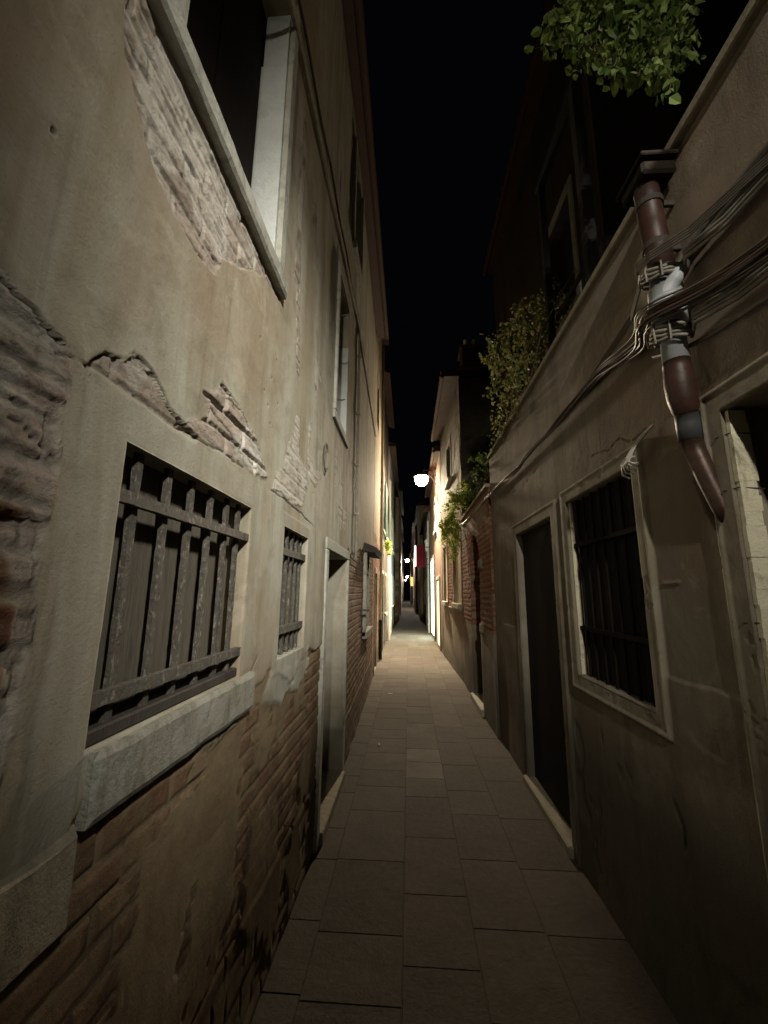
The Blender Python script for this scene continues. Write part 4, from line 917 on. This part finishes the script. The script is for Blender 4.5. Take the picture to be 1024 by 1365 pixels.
plant('hanging_foliage', 'bright green leafy branch hanging at the top right over the alley', (1.33, 1.7, 5.58),
      [((.80, 1.58, 4.44), (.10, .12, .09)), ((.90, 1.58, 4.36), (.11, .13, .11)), ((1.0, 1.58, 4.24), (.11, .12, .13)), ((1.10, 1.56, 4.12), (.12, .11, .13)), ((1.22, 1.58, 4.14), (.09, .10, .13)), ((1.30, 1.6, 4.32), (.09, .10, .12)), ((1.08, 1.65, 4.5), (.34, .2, .14))], 2100, .052, 'leaf',
      [((.79+.055*k, 1.5+.03*(k % 3), 4.30-.035*k+.012*max(0, k-6)**2), .09+.055*(k % 4), (.02*(k % 3-1), 0)) for k in range(10)])
plant('terrace_vine', 'dim straggly vine with turning leaves spilling over the right parapet', (1.30, 4.0, 3.33),
      [((1.05, 4.0, 4.15), (.20, .35, .22)), ((1.30, 3.9, 4.45), (.30, .35, .18)), ((1.0, 4.0, 3.80), (.16, .3, .20)), ((1.25, 4.0, 4.1), (.24, .4, .30)), ((1.45, 3.6, 4.3), (.2, .3, .15)), ((.93, 4.1, 4.3), (.12, .2, .15)), ((.98, 3.75, 3.55), (.10, .35, .16)), ((1.45, 4.0, 4.65), (.22, .25, .16)), ((.84, 4.1, 4.05), (.08, .2, .2))], 2400, .042, 'leaf_dry',
      [((.97+.02*(k % 4), 3.35+.14*k, 3.62), .22+.09*(k % 3), (-.03, .02)) for k in range(9)])
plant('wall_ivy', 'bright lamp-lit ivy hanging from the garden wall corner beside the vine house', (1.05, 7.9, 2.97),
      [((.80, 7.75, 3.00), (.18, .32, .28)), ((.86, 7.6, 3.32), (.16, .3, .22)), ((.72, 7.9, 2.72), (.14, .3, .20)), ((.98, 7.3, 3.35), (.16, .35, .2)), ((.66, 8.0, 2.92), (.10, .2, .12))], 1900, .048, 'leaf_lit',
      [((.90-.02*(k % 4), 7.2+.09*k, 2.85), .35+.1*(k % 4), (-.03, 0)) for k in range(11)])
plant('shrub', 'small dim shrub growing on top of the garden wall behind the low house', (1.15, 5.9, 2.97),
      [((1.05, 5.8, 3.45), (.18, .3, .22)), ((1.15, 6.3, 3.25), (.18, .3, .18)), ((1.0, 6.6, 3.15), (.15, .25, .14))], 650, .040, 'leaf')
plant('balcony_plant', 'small trailing plant lit green below the shutters on the left', (-.66, 11.9, 3.1),
      [((-.60, 11.9, 2.98), (.10, .25, .16)), ((-.57, 12.1, 2.80), (.07, .2, .12))], 420, .055, 'leaf_lit')
b = MB(); b.tube([(1.06, 3.5, 3.35), (1.13, 3.2, 3.8), (1.33, 2.95, 4.16)], .007, 6); tag(b.build('cane', M['stem']), 'thin bare cane leaning up through the vine on the right parapet', 'cane')

# ================================================================== GROUND
b = MB()
cols = [-.80, -.44, -.03, .31, .655, 1.20]
for i in range(len(cols)-1):
    y = -3.0+random.random()*.4
    while y < 60:
        ln = random.uniform(.30, .62) if y < 20 else random.uniform(.6, 1.2)
        if i == 2 and 3.4 < y < 4.7: ln = random.uniform(.30, .40)
        a = random.random()*.9
        if i == 2 and 3.85 < y < 4.65: a = 1.
        dx = [random.uniform(-.006, .006) for _ in range(2)]
        zt = random.uniform(-.0005, .0005); g_ = .0014; t1, t2 = random.uniform(-.0004, .0004), random.uniform(-.0004, .0004)
        x0, x1, y0, y1 = cols[i]+g_+dx[0]*.3, cols[i+1]-g_+dx[1]*.3, y+g_, y+ln-g_; c = .0025
        top = [(x0+c, y0+c, zt+t1), (x1-c, y0+c, zt+t2), (x1-c, y1-c, zt-t1), (x0+c, y1-c, zt-t2)]
        ed = [(x0, y0, -.0032), (x1, y0, -.0032), (x1, y1, -.0032), (x0, y1, -.0032)]
        b.add(top+ed, [(0,1,2,3), (4,5,1,0), (5,6,2,1), (6,7,3,2), (7,4,0,3)], a); y += ln
o = b.build('pavement', M['paving']); o['kind'] = 'structure'
b = MB(); b.add([(-60, -40, -.003), (60, -40, -.003), (60, 200, -.003), (-60, 200, -.003)], [(0,1,2,3)]); o = b.build('ground', M['joint']); o['kind'] = 'structure'
for k, (x, y, lb) in enumerate(((-.31, 7.0, 'crumpled white paper scrap lying on the paving, farther one'), (-.34, 4.75, 'tiny pale paper scrap on the paving near the left doorway'))):
    b = MB(); vs = [(x+random.uniform(-.03, .03)+.02*i, y+random.uniform(-.02, .02)+.02*j, .008+random.uniform(0, .014)) for i in range(3) for j in range(3)]
    b.add(vs, [(0,1,4,3), (1,2,5,4), (3,4,7,6), (4,5,8,7)]); tag(b.build('paper_scrap', M['paper']), lb, 'litter')

# ================================================================== CAMERA, WORLD
f = 550.; cx, cy = 512, 682.5
A = Vector((545-cx, -(790-cy), -f)).normalized()
U = Vector((541-cx, 2160+cy, 0)); U.z = (U.x*A.x+U.y*A.y)/(-A.z); U.normalize()
R = A.cross(U)
cam = bpy.data.cameras.new('camera'); co_ = bpy.data.objects.new('camera', cam); C.objects.link(co_); sc.camera = co_
rot = Matrix((R, A, U))            # rows: world axes in camera space -> camera-to-world
co_.matrix_world = Matrix.Translation((0, 0, 1.6)) @ rot.to_4x4()
cam.sensor_fit = 'HORIZONTAL'; cam.sensor_width = 36; cam.lens = 36*f/1024; cam.clip_start = .02; cam.clip_end = 500
wd = bpy.data.worlds.new('World'); sc.world = wd; wd.use_nodes = True
bg = wd.node_tree.nodes['Background']; bg.inputs[0].default_value = (.35, .42, .6, 1); bg.inputs[1].default_value = .0022
sc.view_settings.view_transform = 'Standard'; sc.view_settings.look = 'None'; sc.view_settings.exposure = 0; sc.view_settings.gamma = 1
sc.cycles.max_bounces = 6; sc.cycles.diffuse_bounces = 4; sc.cycles.glossy_bounces = 2; sc.cycles.use_denoising = True
sc.cycles.caustics_reflective = False; sc.cycles.caustics_refractive = False; sc.cycles.sample_clamp_indirect = 3
